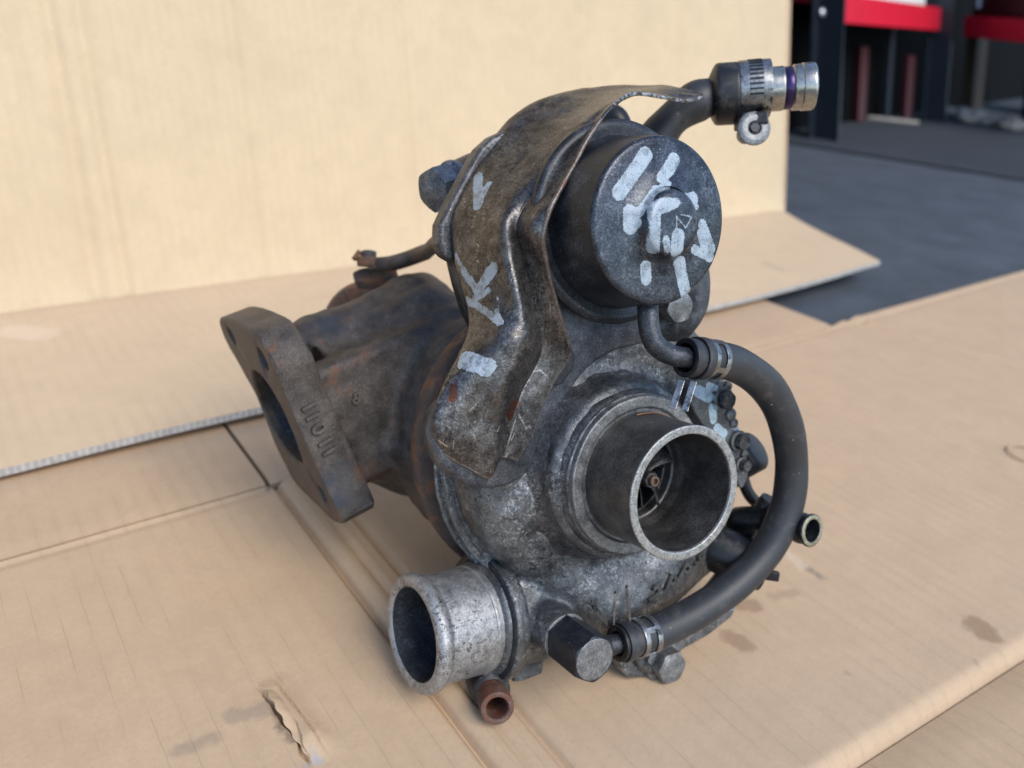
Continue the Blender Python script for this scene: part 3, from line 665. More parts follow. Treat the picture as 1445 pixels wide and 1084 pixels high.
part('neck', lathe(Oi, A, rprof([(-3.05, 3.28), (-3.2, 3.42), (-3.9, 3.72), (-4.5, 4.05), (-4.9, 4.55), (-5.2, 4.9)], .4, 6), 112, wob=.012), m_alu_dark, comp)
part('scored_line', tube([P(-2.45+.1*math.sin(t*9)*.3, 2.63*math.cos(t), 2.63*math.sin(t)) for t in np.linspace(1.35, 1.95, 16)], .022, 8), flat('copper_mark', (.30, .14, .06), .5), inl)
m_shaft = flat('tarnished_shaft', (.16, .11, .08), .5, .6)
# wheel inside
wh = part('compressor_wheel', lathe(Oi, A, rprof([(-2.2, .01), (-2.2, .2), (-2.5, .3), (-2.9, .34), (-3.8, .5), (-4.8, 1.0), (-5.4, 1.7)], .05), 48), m_alu_dark, T)
for k in range(10):
    pts = []; V = []; Fc = []
    full = k % 2 == 0
    for i, s in enumerate(np.linspace(-2.55 if full else -3.2, -5.2, 14)):
        tw = (s+2.55)*.62+k*math.pi/5; r0 = .25+.9*max(0, (-s-3.2)/2)**1.5; r1_ = 1.70
        tw1 = tw+.35
        for j in range(5):
            q = j/4; rad = r0+(r1_-r0)*q; t = tw+(tw1-tw)*q; V.append(P(s, rad*math.cos(t), rad*math.sin(t)))
    for i in range(13):
        for j in range(4): a_ = i*5+j; Fc.append((a_, a_+1, a_+6, a_+5))
    o = part('blade', (V, Fc), m_alu_dark, wh); sm_ = o.modifiers.new('thickness', 'SOLIDIFY'); sm_.thickness = .0006
part('nut', hexhead(P(-2.25, 0, 0), A, .34, .28), m_alu_dark, wh)
part('shaft_end', lathe(Oi, A, [(-2.1, .22), (-1.78, .22), (-1.75, .19), (-1.75, .12), (-1.9, .11), (-1.9, .001)], 24), m_shaft, wh)

# outlet
Oo = np.array([-4.154, 10.475, 33.157]); Bn = nz(Bf)
ot = part('outlet_pipe', lathe(Oo, Bn, rprof([(-4.2, 2.32), (-.85, 2.3), (-.72, 2.28)], .05)+[(-.66, 2.30), (-.58, 2.40), (-.42, 2.49), (-.24, 2.52), (-.08, 2.46), (.02, 2.34), (.06, 2.2), (.03, 2.06), (-.06, 1.97)], 112, wob=.008), m_alu_bright, comp)
part('outlet_bore', lathe(Oo, Bn, [(-.04, 1.99), (-.2, 1.95), (-3.0, 1.9), (-5.5, 1.8), (-6.5, 1.2), (-6.6, .01)], 96, wob=.006), m_bore, ot)
part('outlet_ring', lathe(Oo, Bn, rprof([(-4.2, 2.3), (-4.15, 2.75), (-3.95, 2.86), (-3.55, 2.86), (-3.42, 2.78), (-3.4, 2.55), (-3.2, 2.48), (-3.1, 2.30)], .1), 112, wob=.012), m_alu, comp)
part('outlet_groove', lathe(Oo, Bn, [(-3.41, 2.76), (-3.36, 2.70), (-3.33, 2.58), (-3.35, 2.5)], 96, wob=.015), m_dullblack, comp)
part('outlet_bead', lathe(Oo, Bn, [(-2.98, 2.28), (-2.93, 2.36), (-2.85, 2.38), (-2.77, 2.36), (-2.72, 2.28)], 96, wob=.006), m_alu_bright, comp)

# V band visible at the left of the housing
part('band_ridge', lathe(P(0, 0, 0), A, rprof([(-7.45, 6.3), (-7.45, 6.62), (-7.2, 6.62), (-7.2, 6.3)], .08), 128, wob=.006), m_alu, comp)

# centre housing and the rusty heat plate behind
core = part('centre_housing', lathe(P(0, 0, 0), A, rprof([(-13, 2.5), (-12.5, 4.6), (-12.0, 4.6), (-11.2, 3.2), (-9.6, 3.2), (-8.9, 5.4), (-8.8, 2)], .2), 64), m_ironrust)
part('heat_plate', lathe(P(0, 0, 0), A, rprof([(-11.2, 5.8), (-10.7, 6.75), (-10.0, 6.9), (-9.6, 6.8), (-9.3, 5.9), (-9.2, 3.0)], .3), 96, wob=.01), m_ironrust)

# ---- bracket plate behind the heat shield and the actuator
bpts = [(690, 692), (722, 686), (748, 668), (768, 640), (783, 608), (801, 567), (830, 524), (872, 497), (925, 487), (965, 486), (985, 468), (1000, 444), (1006, 418), (1006, 385), (996, 345), (960, 300), (930, 250), (880, 200),
        (850, 215), (815, 250), (790, 300), (770, 360), (760, 420), (745, 480), (715, 520), (675, 548), (632, 566), (612, 592), (609, 622), (618, 650), (636, 672), (662, 687)]
bp = spline([pa(x, y, -4.5) for x, y in bpts], 4, True)
cen = sum(bp)/len(bp); V = []; Fc = []; n = len(bp)
prof_ = [(0, 0), (-.04, .10), (-.16, .20), (-.36, .24), (-.85, .25)]
ringin = [p+(nz(cen-p))*.0 for p in bp]
def outward(i):
    t = nz(bp[(i+1) % n]-bp[i-1]); o_ = np.cross(t, A); return nz(o_) if nz(o_)@(bp[i]-cen) > 0 else -nz(o_)
on = [outward(i) for i in range(n)]
on = [nz(sum(on[(i+k) % n] for k in range(-3, 4))) for i in range(n)]
for da, do in prof_:
    for i in range(n): V.append(bp[i]+A*da-on[i]*(.25-do))
for j in range(len(prof_)-1):
    for i in range(n):
        k = (i+1) % n; Fc.append((j*n+i, j*n+k, (j+1)*n+k, (j+1)*n+i))
Fc.append(tuple(range(n)))
brk = part('bracket_plate', (V, Fc), None, sharp=55); brk.data.materials.append(metal('painted_plate', g3((.03, .033, .04), (.06, .066, .078), (.105, .113, .13), (.2, .21, .23)), sc=150, metallic=.55, rough=(.28, .48), bump=.35, speck=(.5, .5, .5), speckf=.70, patch=(.014, .016, .02), patchf=(.52, .66), patchsc=30))
sm_ = brk.modifiers.new('thickness', 'SOLIDIFY'); sm_.thickness = .0012
# bracket tab by the shield corner
part('bracket_tab', prism([pa(798, 478, -4.25), pa(813, 502, -4.25), pa(808, 524, -4.25), pa(792, 543, -4.25), pa(778, 545, -4.25), pa(780, 500, -4.25)], -A*.3), m_dullblack, brk, False, bv=.06)

# ---- wastegate actuator
ca = P(0, 1.30, 9.93)
def can_part(name, prof, mat, parent=None, n=128, off=(0, 0), **k): return part(name, lathe(ca+B*off[0]+CC*off[1], A, prof, n, **k), mat, parent)
can = can_part('wastegate_actuator', rprof([(-3.45, 3.30), (-2.9, 3.18), (-1.3, 3.02), (-.88, 2.98), (-.80, 2.3)], .6, 10)+[(-.78, 2.0), (-.72, 1.45), (-.55, 1.22)], None)
fl = can_part('rim_flange', rprof([(-3.95, 3.4), (-3.85, 3.75), (-3.6, 3.88), (-3.38, 3.88), (-3.22, 3.66), (-3.3, 3.3), (-3.32, 3.0)], .12), m_black, can)
bo = can_part('centre_boss', [(-.74, 1.42), (-.62, 1.28), (-.45, 1.20), (-.28, 1.16), (-.18, 1.08), (-.13, .95), (-.115, .6), (-.12, .01)], None, can, off=(0, -.08))
trs = bvh(can); trb = bvh(bo); org = Vector(ROOT.tolist())
def sk(trees, lst, z_px):
    out = []
    for x0, y0, x1, y1, rp in lst:
        pts = []
        for x, y in ((x0, y0), (x1, y1)):
            best = None
            for t in trees:
                l_, n_2 = hit(t, x, y)
                if l_ is not None and (best is None or l_.length < 9 and (l_-Vector((0, 0, H/100))).length < (best-Vector((0, 0, H/100))).length): best = l_
            if best is None: best = Vector(W(kz(x, y, z_px))[0].tolist())
            pts.append(best-org)
        out.append((tuple(pts[0]), tuple(pts[1]), rp*z_px/F/100))
    return out
cs = [(911, 219, 905, 228, 10), (908, 224, 874, 272, 9.5), (951, 226, 943, 240, 9), (943, 238, 934, 252, 8), (940, 262, 912, 290, 5.5), (925, 268, 905, 296, 6), (944, 258, 926, 268, 4), (889, 300, 889, 320, 9.5), (889, 304, 900, 300, 7), (889, 318, 897, 315, 7),
      (923, 292, 921, 352, 8.5), (932, 291, 978, 281, 9), (978, 281, 983, 292, 4), (957, 334, 955, 352, 10), (940, 338, 942, 352, 5), (958, 371, 967, 411, 9), (961, 371, 963, 400, 8), (911, 377, 912, 394, 8),
      (991, 317, 1004, 352, 7), (980, 352, 1003, 364, 6), (990, 330, 998, 356, 8), (955, 306, 955, 326, .9), (955, 306, 968, 322, .9), (968, 322, 976, 306, .9), (976, 306, 960, 303, .8)]
cs = [(a, b, c, d, e*1.13 if e > 3 else e) for a, b, c, d, e in cs]
segs = sk([trs, trb], cs, 28.8)
capcols = g3((.012, .015, .021), (.030, .036, .047), (.062, .072, .09), (.15, .165, .19))
m_cap = metal('worn_black_cap', capcols, sc=150, chalk=.18, metallic=.55, rough=(.18, .32), bump=.30, speck=(.40, .44, .48), speckf=.68, paint=segs, edge=None)
m_can = metal('shaded_can_side', g3((.006, .008, .011), (.014, .017, .023), (.03, .035, .045), (.09, .10, .12)), sc=90, metallic=.4, rough=(.3, .5), bump=.25, speck=(.3, .32, .33), speckf=.72)  # darker copy of the cap black: the side wall's shade is painted in
can.data.materials.append(m_cap); can.data.materials.append(m_can)
_A = Vector((WM@A).tolist())
for p_ in can.data.polygons:
    if abs(p_.normal.dot(_A)) < .35: p_.material_index = 1
bo.data.materials.append(m_cap)
# nipple elbow under the can
el = spline([P(-2.3, .75, 7.2), pa(914, 432, -1.9), pa(915, 456, -1.75), pa(922, 482, -1.6), pa(940, 498, -1.45), pa(962, 504, -1.3), pa(990, 506, -1.3)], 8)
nip = part('hose_nipple', tube(el, .40, 28), m_bolt, can)
# nut and stud on the bracket
nb = pa(948, 432, -4.2); part('nut', hexhead(nb, A, .72, .55, .3), m_boltface, brk)
# actuator back dome and rod
can_part('rear_dome', [(-3.9, 3.3), (-4.9, 3.2), (-5.6, 2.8), (-6.0, 1.8), (-6.1, .4)], m_dullblack, can)
rod = spline([P(-6.2, 2.0, 8.9), pa(640, 338, -9.0), kz(600, 356, 41), kz(560, 370, 42.5), kz(528, 374, 43.4)], 8)
rd_ = part('actuator_rod', tube(rod, [.36]*16+[.42]*10+[.40]*(len(rod)-26), 20), m_iron, can)
ev = kz(520, 369, 43.3)
part('rod_eye', lathe(ev, nz((.05, -1, -.1)), rprof([(-.3, .001), (-.3, .62), (.25, .62), (.25, .001)], .12), 32), m_ironrust, rd_)
part('rod_pin', lathe(ev, nz((.05, -1, -.1)), rprof([(.2, .42), (.55, .42), (.62, .2), (.62, .001)], .08), 24), m_iron, rd_)
part('lock_clip', tube([kz(500, 366, 43), kz(506, 356, 43.2), kz(515, 362, 43.2), kz(524, 378, 43), kz(545, 376, 43)], .16, 10), m_ironrust, rd_)

# ---- heat shield
ST = [
 [(622, 634, -4.75), (625, 637, -4.55), (645, 650, -4.45), (668, 662, -4.40), (690, 672, -4.32), (703, 650, -4.30), (712, 645, -4.28), (730, 651, -4.28)],
 [(613, 612, -4.75), (616, 614, -4.45), (642, 622, -4.22), (667, 630, -4.17), (694, 638, -4.15), (712, 634, -4.2), (728, 634, -4.22), (746, 622, -4.25)],
 [(614, 580, -4.8), (616, 582, -4.45), (644, 584, -4.15), (670, 588, -4.1), (702, 591, -4.05), (722, 590, -4.15), (742, 588, -4.22), (760, 583, -4.25)],
 [(631, 540, -5.0), (632, 538, -4.65), (660, 536, -4.05), (688, 538, -3.8), (713, 544, -3.75), (735, 552, -4.1), (756, 552, -4.2), (777, 545, -4.22)],
 [(650, 505, -5.3), (650, 503, -4.9), (680, 500, -4.05), (706, 502, -3.6), (732, 510, -3.65), (752, 521, -4.1), (775, 519, -4.2), (797, 512, -4.2)],
 [(664, 475, -5.8), (662, 472, -5.4), (690, 470, -4.3), (714, 474, -3.6), (740, 481, -3.55), (763, 492, -4.05), (783, 494, -4.12), (804, 494, -4.05)],
 [(668, 448, -6.2), (664, 445, -5.8), (690, 443, -4.7), (715, 445, -3.9), (738, 450, -3.6), (760, 461, -3.95), (779, 465, -3.9), (797, 467, -3.7)],
 [(662, 410, -6.7), (655, 408, -6.3), (680, 404, -5.2), (705, 403, -4.3), (728, 405, -3.75), (749, 408, -3.9), (765, 408, -3.65), (779, 404, -3.3)],
 [(655, 362, -7.3), (643, 360, -6.9), (668, 357, -5.7), (692, 357, -4.7), (716, 358, -4.05), (737, 361, -3.9), (755, 362, -3.5), (771, 363, -3.0)],
 [(654, 316, -7.7), (640, 310, -7.2), (666, 311, -6.0), (690, 314, -4.9), (711, 318, -4.15), (729, 322, -3.8), (748, 327, -3.2), (767, 333, -2.75)],
 [(664, 272, -8.0), (655, 265, -7.5), (679, 268, -6.2), (702, 275, -5.2), (724, 284, -4.4), (741, 293, -3.7), (761, 296, -3.1), (779, 292, -2.65)],
 [(698, 224, -8.2), (685, 214, -7.7), (708, 225, -6.5), (731, 236, -5.5), (751, 247, -4.7), (769, 255, -3.7), (788, 253, -3.1), (806, 242, -2.7)],
 [(738, 176, -8.4), (728, 162, -7.9), (750, 176, -6.8), (770, 189, -5.8), (788, 200, -4.9), (803, 209, -3.65), (817, 208, -3.1), (830, 197, -2.8)],
 [(790, 146, -8.4), (783, 135, -7.9), (800, 146, -6.9), (816, 157, -6.0), (829, 167, -4.7), (838, 173, -3.9), (843, 173, -3.3), (850, 166, -2.95)],
 [(845, 136, -8.2), (845, 124, -7.8), (850, 131, -7.0), (856, 138, -6.1), (861, 145, -4.9), (864, 149, -4.3), (866, 150, -3.8), (866, 149, -3.4)],
 [(900, 130, -7.6), (905, 122, -7.2), (905, 125, -6.6), (903, 128, -6.0), (900, 131, -5.4), (897, 133, -5.0), (894, 134, -4.6), (892, 133, -4.2)],
 [(940, 128, -6.8), (940, 122, -6.6), (940, 124, -6.2), (939, 127, -5.8), (938, 131, -5.4), (937, 134, -5.0), (936, 136, -4.8), (935, 137, -4.5)],
 [(968, 133, -6.2), (968, 128, -6.1), (968, 130, -5.9), (968, 133, -5.7), (968, 136, -5.4), (968, 139, -5.2), (968, 141, -5.0), (968, 142, -4.9)],
 [(991, 137, -5.8), (990, 134, -5.8), (991, 135, -5.7), (991, 136, -5.6), (991, 137, -5.5), (991, 138, -5.4), (991, 138, -5.3), (990, 138, -5.2)]]
def crisp(r, i):
    r = [list(p) for p in r]; k = 1 if 3 <= i <= 13 else .3
    r[4][2] += .16*k; r[5][2] -= .16*k
    L = lambda a, b, t: tuple(a[q]+(b[q]-a[q])*t for q in range(3))
    return [tuple(r[0]), tuple(r[1]), tuple(r[2]), tuple(r[3]), tuple(r[4]), L(r[4], r[5], .82), tuple(r[5]), L(r[5], r[6], .22), tuple(r[6]), L(r[6], r[7], .85), tuple(r[7])]
ST = [crisp(r, i) for i, r in enumerate(ST)]
rows = [[pa(*p) for p in r] for r in ST]
NU_ = 15; NV_ = 22
g1 = [np.array(spline(r, NU_)) for r in rows]; g1 = np.stack(g1)
g2 = [spline(list(g1[:, j]), NV_) for j in range(g1.shape[1])]; G = np.stack([np.array(c) for c in g2], 1)
# small dents
nr, nc = G.shape[:2]; nv_ = np.cross(np.gradient(G, axis=0), np.gradient(G, axis=1)); nv_ /= np.linalg.norm(nv_, axis=-1, keepdims=True)
for i in range(nr):
    for j in range(nc):
        p = G[i, j]; G[i, j] = p+nv_[i, j]*.03*mnoise.noise(Vector(p*.9))+nv_[i, j]*.012*mnoise.noise(Vector(p*2.5))
Fc = [(i*nc+j, i*nc+j+1, (i+1)*nc+j+1, (i+1)*nc+j) for i in range(nr-1) for j in range(nc-1)]
sh = part('heat_shield', (G.reshape(-1, 3), Fc), None, sharp=70); tsh = bvh(sh)
ss = sk([tsh], [(676, 250, 676, 290, 9), (690, 262, 676, 292, 6), (645, 360, 655, 382, 3.5), (655, 382, 676, 412, 6.5), (677, 408, 698, 378, 8.5), (662, 424, 676, 432, 5), (674, 430, 706, 456, 5.5), (702, 440, 708, 456, 4), (703, 420, 706, 440, 1), (664, 428, 690, 410, 5),
        (656, 505, 692, 516, 9), (654, 514, 688, 523, 9), (660, 505, 690, 520, 9)], 31)
sr = sk([tsh], [(641, 548, 637, 562, 7), (725, 570, 718, 584, 9)], 31)
scr = sk([tsh], [(668, 573, 662, 580, .8), (676, 565, 665, 577, .8), (620, 621, 631, 629, 1.2), (731, 584, 742, 605, 1.1), (727, 590, 716, 626, .9), (716, 640, 712, 645, 1), (704, 600, 700, 610, .7), (667, 612, 672, 622, .9), (752, 524, 762, 522, 1), (762, 522, 770, 530, 1), (745, 600, 748, 604, 1.2), (725, 610, 720, 622, .8), (632, 600, 636, 606, .7), (623, 596, 628, 612, .7), (690, 598, 684, 604, .7), (628, 570, 632, 560, .7)], 31)
m_sh = metal('heat_shield_steel', g3((.024, .021, .020), (.072, .064, .060), (.13, .12, .113), (.26, .25, .245)), sc=200, chalk=.30, metallic=.78, rough=(.20, .36), bump=.42, speck=(.45, .43, .40), speckf=.68,
             patch=(.11, .115, .12), patchf=(.58, .80), patchsc=70, rust=((.09, .042, .024), (.13, .07, .045)), rustf=.64, rustsc=65, scratch=.8, attr=True)
def dist_attr(o, lists):
    me = o.data; co = np.empty(len(me.vertices)*3); me.vertices.foreach_get('co', co); co = co.reshape(-1, 3); out = np.zeros((len(co), 3))
    for k, L_ in enumerate(lists):
        D_ = np.full(len(co), 1.0)
        for p, q, r in L_:
            p = np.array(p); d = np.array(q)-p; t = np.clip((co-p)@d/max(d@d, 1e-12), 0, 1); D_ = np.minimum(D_, np.linalg.norm(co-p-t[:, None]*d, axis=1)-r)
        out[:, k] = D_
    at = me.attributes.new('marks', 'FLOAT_VECTOR', 'POINT'); at.data.foreach_set('vector', out.ravel())
dist_attr(sh, (ss, sr, scr))
sh.data.materials.append(m_sh); m_ = sh.modifiers.new('thickness', 'SOLIDIFY'); m_.thickness = .0011; m_.offset = 0
# folded lip along the wing edge and along the foot
m_lip = metal('worn_lip', g3((.06, .045, .038), (.14, .115, .10), (.28, .25, .23)), sc=220, metallic=.6, rough=(.3, .5), bump=.4, rust=((.10, .04, .02), (.15, .07, .04)), rustf=.56, rustsc=110)
for idx, (nm, pts) in enumerate((('folded_edge', [G[i, -1]-A*.05 for i in range(25, NV_*13, 3)]), ('folded_edge', [G[0, j]-A*.05+CC*-.02 for j in range(12, NU_*5+1, 2)]))):
    part(nm, tube(pts, .10, 10), m_lip, sh)
part('folded_edge', tube([G[i, -1]-A*.02 for i in range(NV_*14, nr, 2)], .07, 8), m_sh, sh)

# ---- side bracket and bolt left of the shield
sb = part('side_bracket', prism([pa(x, y, -8.2) for x, y in ((708, 184), (682, 196), (664, 212), (650, 236), (636, 262), (622, 288), (608, 318), (607, 345), (614, 362), (632, 372), (640, 400), (652, 432), (700, 440), (760, 300), (770, 200))], A*.9), m_alu_dark, None, False, bv=.18, seg=3)
bdx = nz(kz(608, 266, 34.4)-kz(662, 250, 36.0)); b0 = kz(645, 259, 34.7)
part('bolt_boss', lathe(b0, bdx, rprof([(-1.2, 1.1), (.1, .95), (.1, .3)], .2), 40), m_alu_dark, sb)
m_bluebolt = metal('blue_zinc_bolt', g3((.03, .038, .055), (.075, .09, .12), (.15, .175, .22), (.3, .33, .38)), sc=170, metallic=.7, rough=(.28, .45), bump=.4, speck=(.03, .03, .03), speckf=.66)
bt = part('bolt', lathe(b0, bdx, rprof([(0, .3), (.1, 1.05), (.28, 1.05), (.34, .6)], .06), 40), m_bluebolt, sb)
part('bolt_head', hexhead(b0+bdx*.3, bdx, .98, 1.2, .2), m_bluebolt, bt)
part('lower_block', prism([pa(x, y, -8.6) for x, y in ((628, 368), (690, 366), (690, 470), (664, 470), (648, 440), (636, 402))], A*.7), m_dullblack, sb, False, bv=.1)

# ---- turbine housing and its inlet flange
nf = nz((-.80, .40, -.45)); cf = kz(395, 590, 38.0)
def pf_(px, py, off=0): d = ray(px, py); c = cf+nf*off; return d*((c@nf)/(d@nf))
tcx = P(-13.3, 0, 0)
uD = -nf; vD = nz(CC-uD*(CC@uD)); wD = np.cross(uD, vD); wD = wD if wD[2] < 0 else -wD
m3 = lambda v: np.array([v@A, v@B, v@CC])
bc = lp(kz(540, 553, 40.4))
rnd = spline([pf_(x, y, -.9) for x, y in ((372, 505), (410, 560), (440, 625), (470, 690))], 2)
cH = sum(pf_(*p) for p in [(356, 521), (390, 561), (428, 655), (380, 600)])/4; cHl = lp(cH); nfl = m3(nf)
def f_turb(X, Y, Z):
    rho = np.hypot(Y, Z); d = np.hypot(rho-3.7, X+13.2)-2.75
    d = smin(d, cylA(X, Y, Z, -15.5, -10.8, 4.2, rd=.5), .8)
    b = obox(X, Y, Z, bc, (m3(uD), m3(vD), m3(wD)), (5.2, 3.1, 2.7), .5)
    d = smin(d, b, .7)
    d = smin(d, capsule(X, Y, Z, lp(kz(470, 590, 39.9)), lp(kz(600, 610, 43)), 2.6, 3.6), .5)
    d = smin(d, cylA(X, Y, Z, -17.0, -13, 3.6, rd=.4), .5)
    d = smin(d, obox(X, Y, Z, bc+m3(vD)*1.5+m3(wD)*(-3.2)+m3(uD)*1.2, (m3(uD), m3(vD), m3(wD)), (4.2, 2.9, 2.6), 1.2), 1.6)
    d = smin(d, capsule(X, Y, Z, lp(kz(452, 500, 40.5)), lp(kz(600, 470, 42)), 1.7, 2.3), 1.2)
    q0 = lp(kz(600, 455, 41)); q1 = lp(kz(540, 405, 45)); d = smin(d, capsule(X, Y, Z, q0, q1, 1.7), 1.2)
    d = smin(d, capsule(X, Y, Z, lp(kz(484, 432, 45)), lp(kz(570, 415, 45)), 1.5), .8)
    d = smin(d, capsule(X, Y, Z, lp(kz(446, 487, 42.3)), lp(kz(492, 440, 44.5)), 1.0, 1.4), .8)
    d = smin(d, capsule(X, Y, Z, lp(kz(432, 482, 40.0)), lp(kz(470, 470, 41.5)), 1.0), .8)
    s = (X-cHl[0])*nfl[0]+(Y-cHl[1])*nfl[1]+(Z-cHl[2])*nfl[2]; rr_ = np.sqrt(np.maximum((X-cHl[0])**2+(Y-cHl[1])**2+(Z-cHl[2])**2-s*s, 0))
    d = np.maximum(d, s+.5); d = np.maximum(d, np.minimum(2.6-rr_, s+2.8))
    return d
turb = iso('turbine_housing', f_turb, (-18, -6.8, -8), (-7.2, 15.5, 8), .16, m_iron, namp=.10, ncell=1.2, seed=31)
face = [(308.5, 449), (326, 452), (342, 460), (357, 469), (368, 484), (379, 502), (389, 521), (400, 549), (411, 576), (423, 603), (435, 630), (447, 657), (459, 684), (471, 709), (479, 727), (483, 740), (474, 739), (463, 730), (452, 718), (434, 701), (416, 682), (401, 654), (388, 627), (374, 590), (361, 557), (347, 532), (334, 508), (325, 493), (317, 478), (311, 462)]
hole = [(356, 521), (366, 527), (378, 541), (390, 561), (402, 584), (414, 612), (424, 640), (428, 655), (421, 654), (408, 643), (393, 622), (380, 600), (369, 575), (360, 549), (355, 531)]
mf = m_iron
fo = spline([pf_(*p) for p in face], 2, True); ho = spline([pf_(*p) for p in hole], 3, True)
th_ = 1.75
# face with the opening: bridge two loops by angle
def annulus(outer, inner, depth, nrm):
    n = 120
    def res(loop, c):
        L = np.array(loop); u = nz(vD-nrm*(vD@nrm)); w_ = np.cross(nrm, u); q = (L-c); ang = np.arctan2(q@w_, q@u); o_ = np.argsort(ang); a_ = ang[o_]; Q = np.stack([q@u, q@w_, q@nrm], 1)[o_]
        a2 = np.concatenate([a_-2*np.pi, a_, a_+2*np.pi]); Q2 = np.concatenate([Q]*3); t = np.linspace(-np.pi, np.pi, n, endpoint=False)
        return [c+u*np.interp(x, a2, Q2[:, 0])+w_*np.interp(x, a2, Q2[:, 1])+nrm*np.interp(x, a2, Q2[:, 2]) for x in t]
    c = sum(inner)/len(inner); a_ = res(outer, c); b_ = res(inner, c)
    c2 = sum(a_)/n
    a1 = [p+(c2-p)*.02 for p in a_]; a0 = [p-nrm*.12 for p in a_]; ad = [p-nrm*(depth-.12) for p in a_]; ae = [p+(c2-p)*.02-nrm*depth for p in a_]; bd_ = [p-nrm*(depth+.2) for p in b_]; b1_ = [p-nrm*.1+(c-p)*.03 for p in b_]
    V = a1+a0+ad+ae+bd_+b1_+b_; Fc = []
    order = [0, 1, 2, 3, 4, 5, 6, 0]
    for s in range(7):
        p, q = order[s]*n, order[s+1]*n
        for i in range(n): k = (i+1) % n; Fc.append((p+i, p+k, q+k, q+i))
    return V, Fc
fg = part('inlet_flange', annulus(fo, ho, th_, nf), mf, turb, sharp=35)
for cx_, cy_, r_ in ((371, 507, .60), (327, 474, .5), (455, 698, .5)):
    c0 = pf_(cx_, cy_, 0); cut = part('cutter', lathe(c0, nf, [(.6, r_), (-2.6, r_)], 28, caps=True), mf, turb)
    bm_ = fg.modifiers.new('hole', 'BOOLEAN'); bm_.object = cut; bm_.operation = 'DIFFERENCE'; bm_.solver = 'EXACT'
    dg = bpy.context.evaluated_depsgraph_get(); me2 = bpy.data.meshes.new_from_object(fg.evaluated_get(dg)); fg.modifiers.clear(); fg.data = me2; bpy.data.objects.remove(cut)

iw = spline([pf_(*p, -.0) for p in hole], 3, True); cI = sum(iw)/len(iw)
V = []; Fc = []; n = len(iw)
for s in np.linspace(.1, 2.5, 6):
    for p in iw: V.append(p+(cI-p)*min(.2, s*.05)-nf*s)
for j in range(5):
    for i in range(n): k = (i+1) % n; Fc.append((j*n+i, j*n+k, (j+1)*n+k, (j+1)*n+i))
Fc.append(tuple(range(5*n, 6*n)))
part('port_wall', (V, Fc), m_bore, fg)
# seam edge on the side of the housing and a second flange behind
fl2 = kz(486, 408, 46.5)
part('outlet_flange', lathe(fl2+np.array([1.3, 2.1, 1.7]), nz((-.25, -.35, .9)), rprof([(-.6, .01), (-.6, 2.9), (.4, 2.9), (.4, .01)], .2), 48), m_ironrust, turb)
part('outlet_neck', tube(spline([fl2+np.array([1.3, 2.1, 1.7]), (fl2+np.array([1.3, 2.1, 1.7]))*.5+P(-15.5, 1.0, 2.0)*.5+np.array([0, .3, .3]), P(-15.5, 1.0, 2.0)], 6), 2.1, 28), m_iron, turb)
arm = part('lever_arm', prism([kz(x, y, 43.8) for x, y in ((496, 384), (508, 378), (548, 372), (560, 378), (552, 390), (520, 398), (500, 396))], np.array([.1, .45, .3])), m_ironrust, turb, False, bv=.1)

# ---- hex union on the scroll with hose spigot
m_hex = metal('shaded_hex', g3((.008, .01, .014), (.022, .026, .034), (.05, .056, .068)), sc=160, metallic=.5, rough=(.28, .42), bump=.3, speck=(.4, .42, .42), speckf=.70)  # sides coloured near-black to paint their shade against the lit end face
hx0 = toK(hexc[None])[0]; hx = part('union_bolt', hexhead(hx0+A*.05, A, 1.02, 2.25, .62), None, comp); 
hx.data.materials.append(m_hex)
part('union_face', lathe(hx0+A*2.30, A, rprof([(0, .86), (.02, .84), (.025, .001)], .01), 36), m_boltface, hx)  # bright disc paints the light on the union's end
part('washer', lathe(hx0, A, rprof([(.1, .9), (.1, 1.02), (.28, 1.02), (.28, .9)], .04), 40), m_boltface, hx)

# ---- control hose
HP = [pa(968, 505, -1.3), pa(1000, 507, -1.35), pa(1040, 515, -1.6), pa(1083, 547, -2.0), pa(1108, 596, -2.3), pa(1117, 655, -2.5), pa(1110, 716, -2.6), pa(1083, 775, -2.7), pa(1040, 822, -2.8), pa(985, 862, -2.9), pa(930, 890, -3.0), pa(890, 903, -3.0), pa(872, 908, -3.0)]
hs_ = spline(HP, 8)
hr = [.74+.03*mnoise.noise(Vector(p*.6)) for p in hs_]
hr = [r if i > 3 else .76 for i, r in enumerate(hr)]
hose = part('vacuum_hose', join(tube(hs_, hr, 36, caps=False)), m_rub)
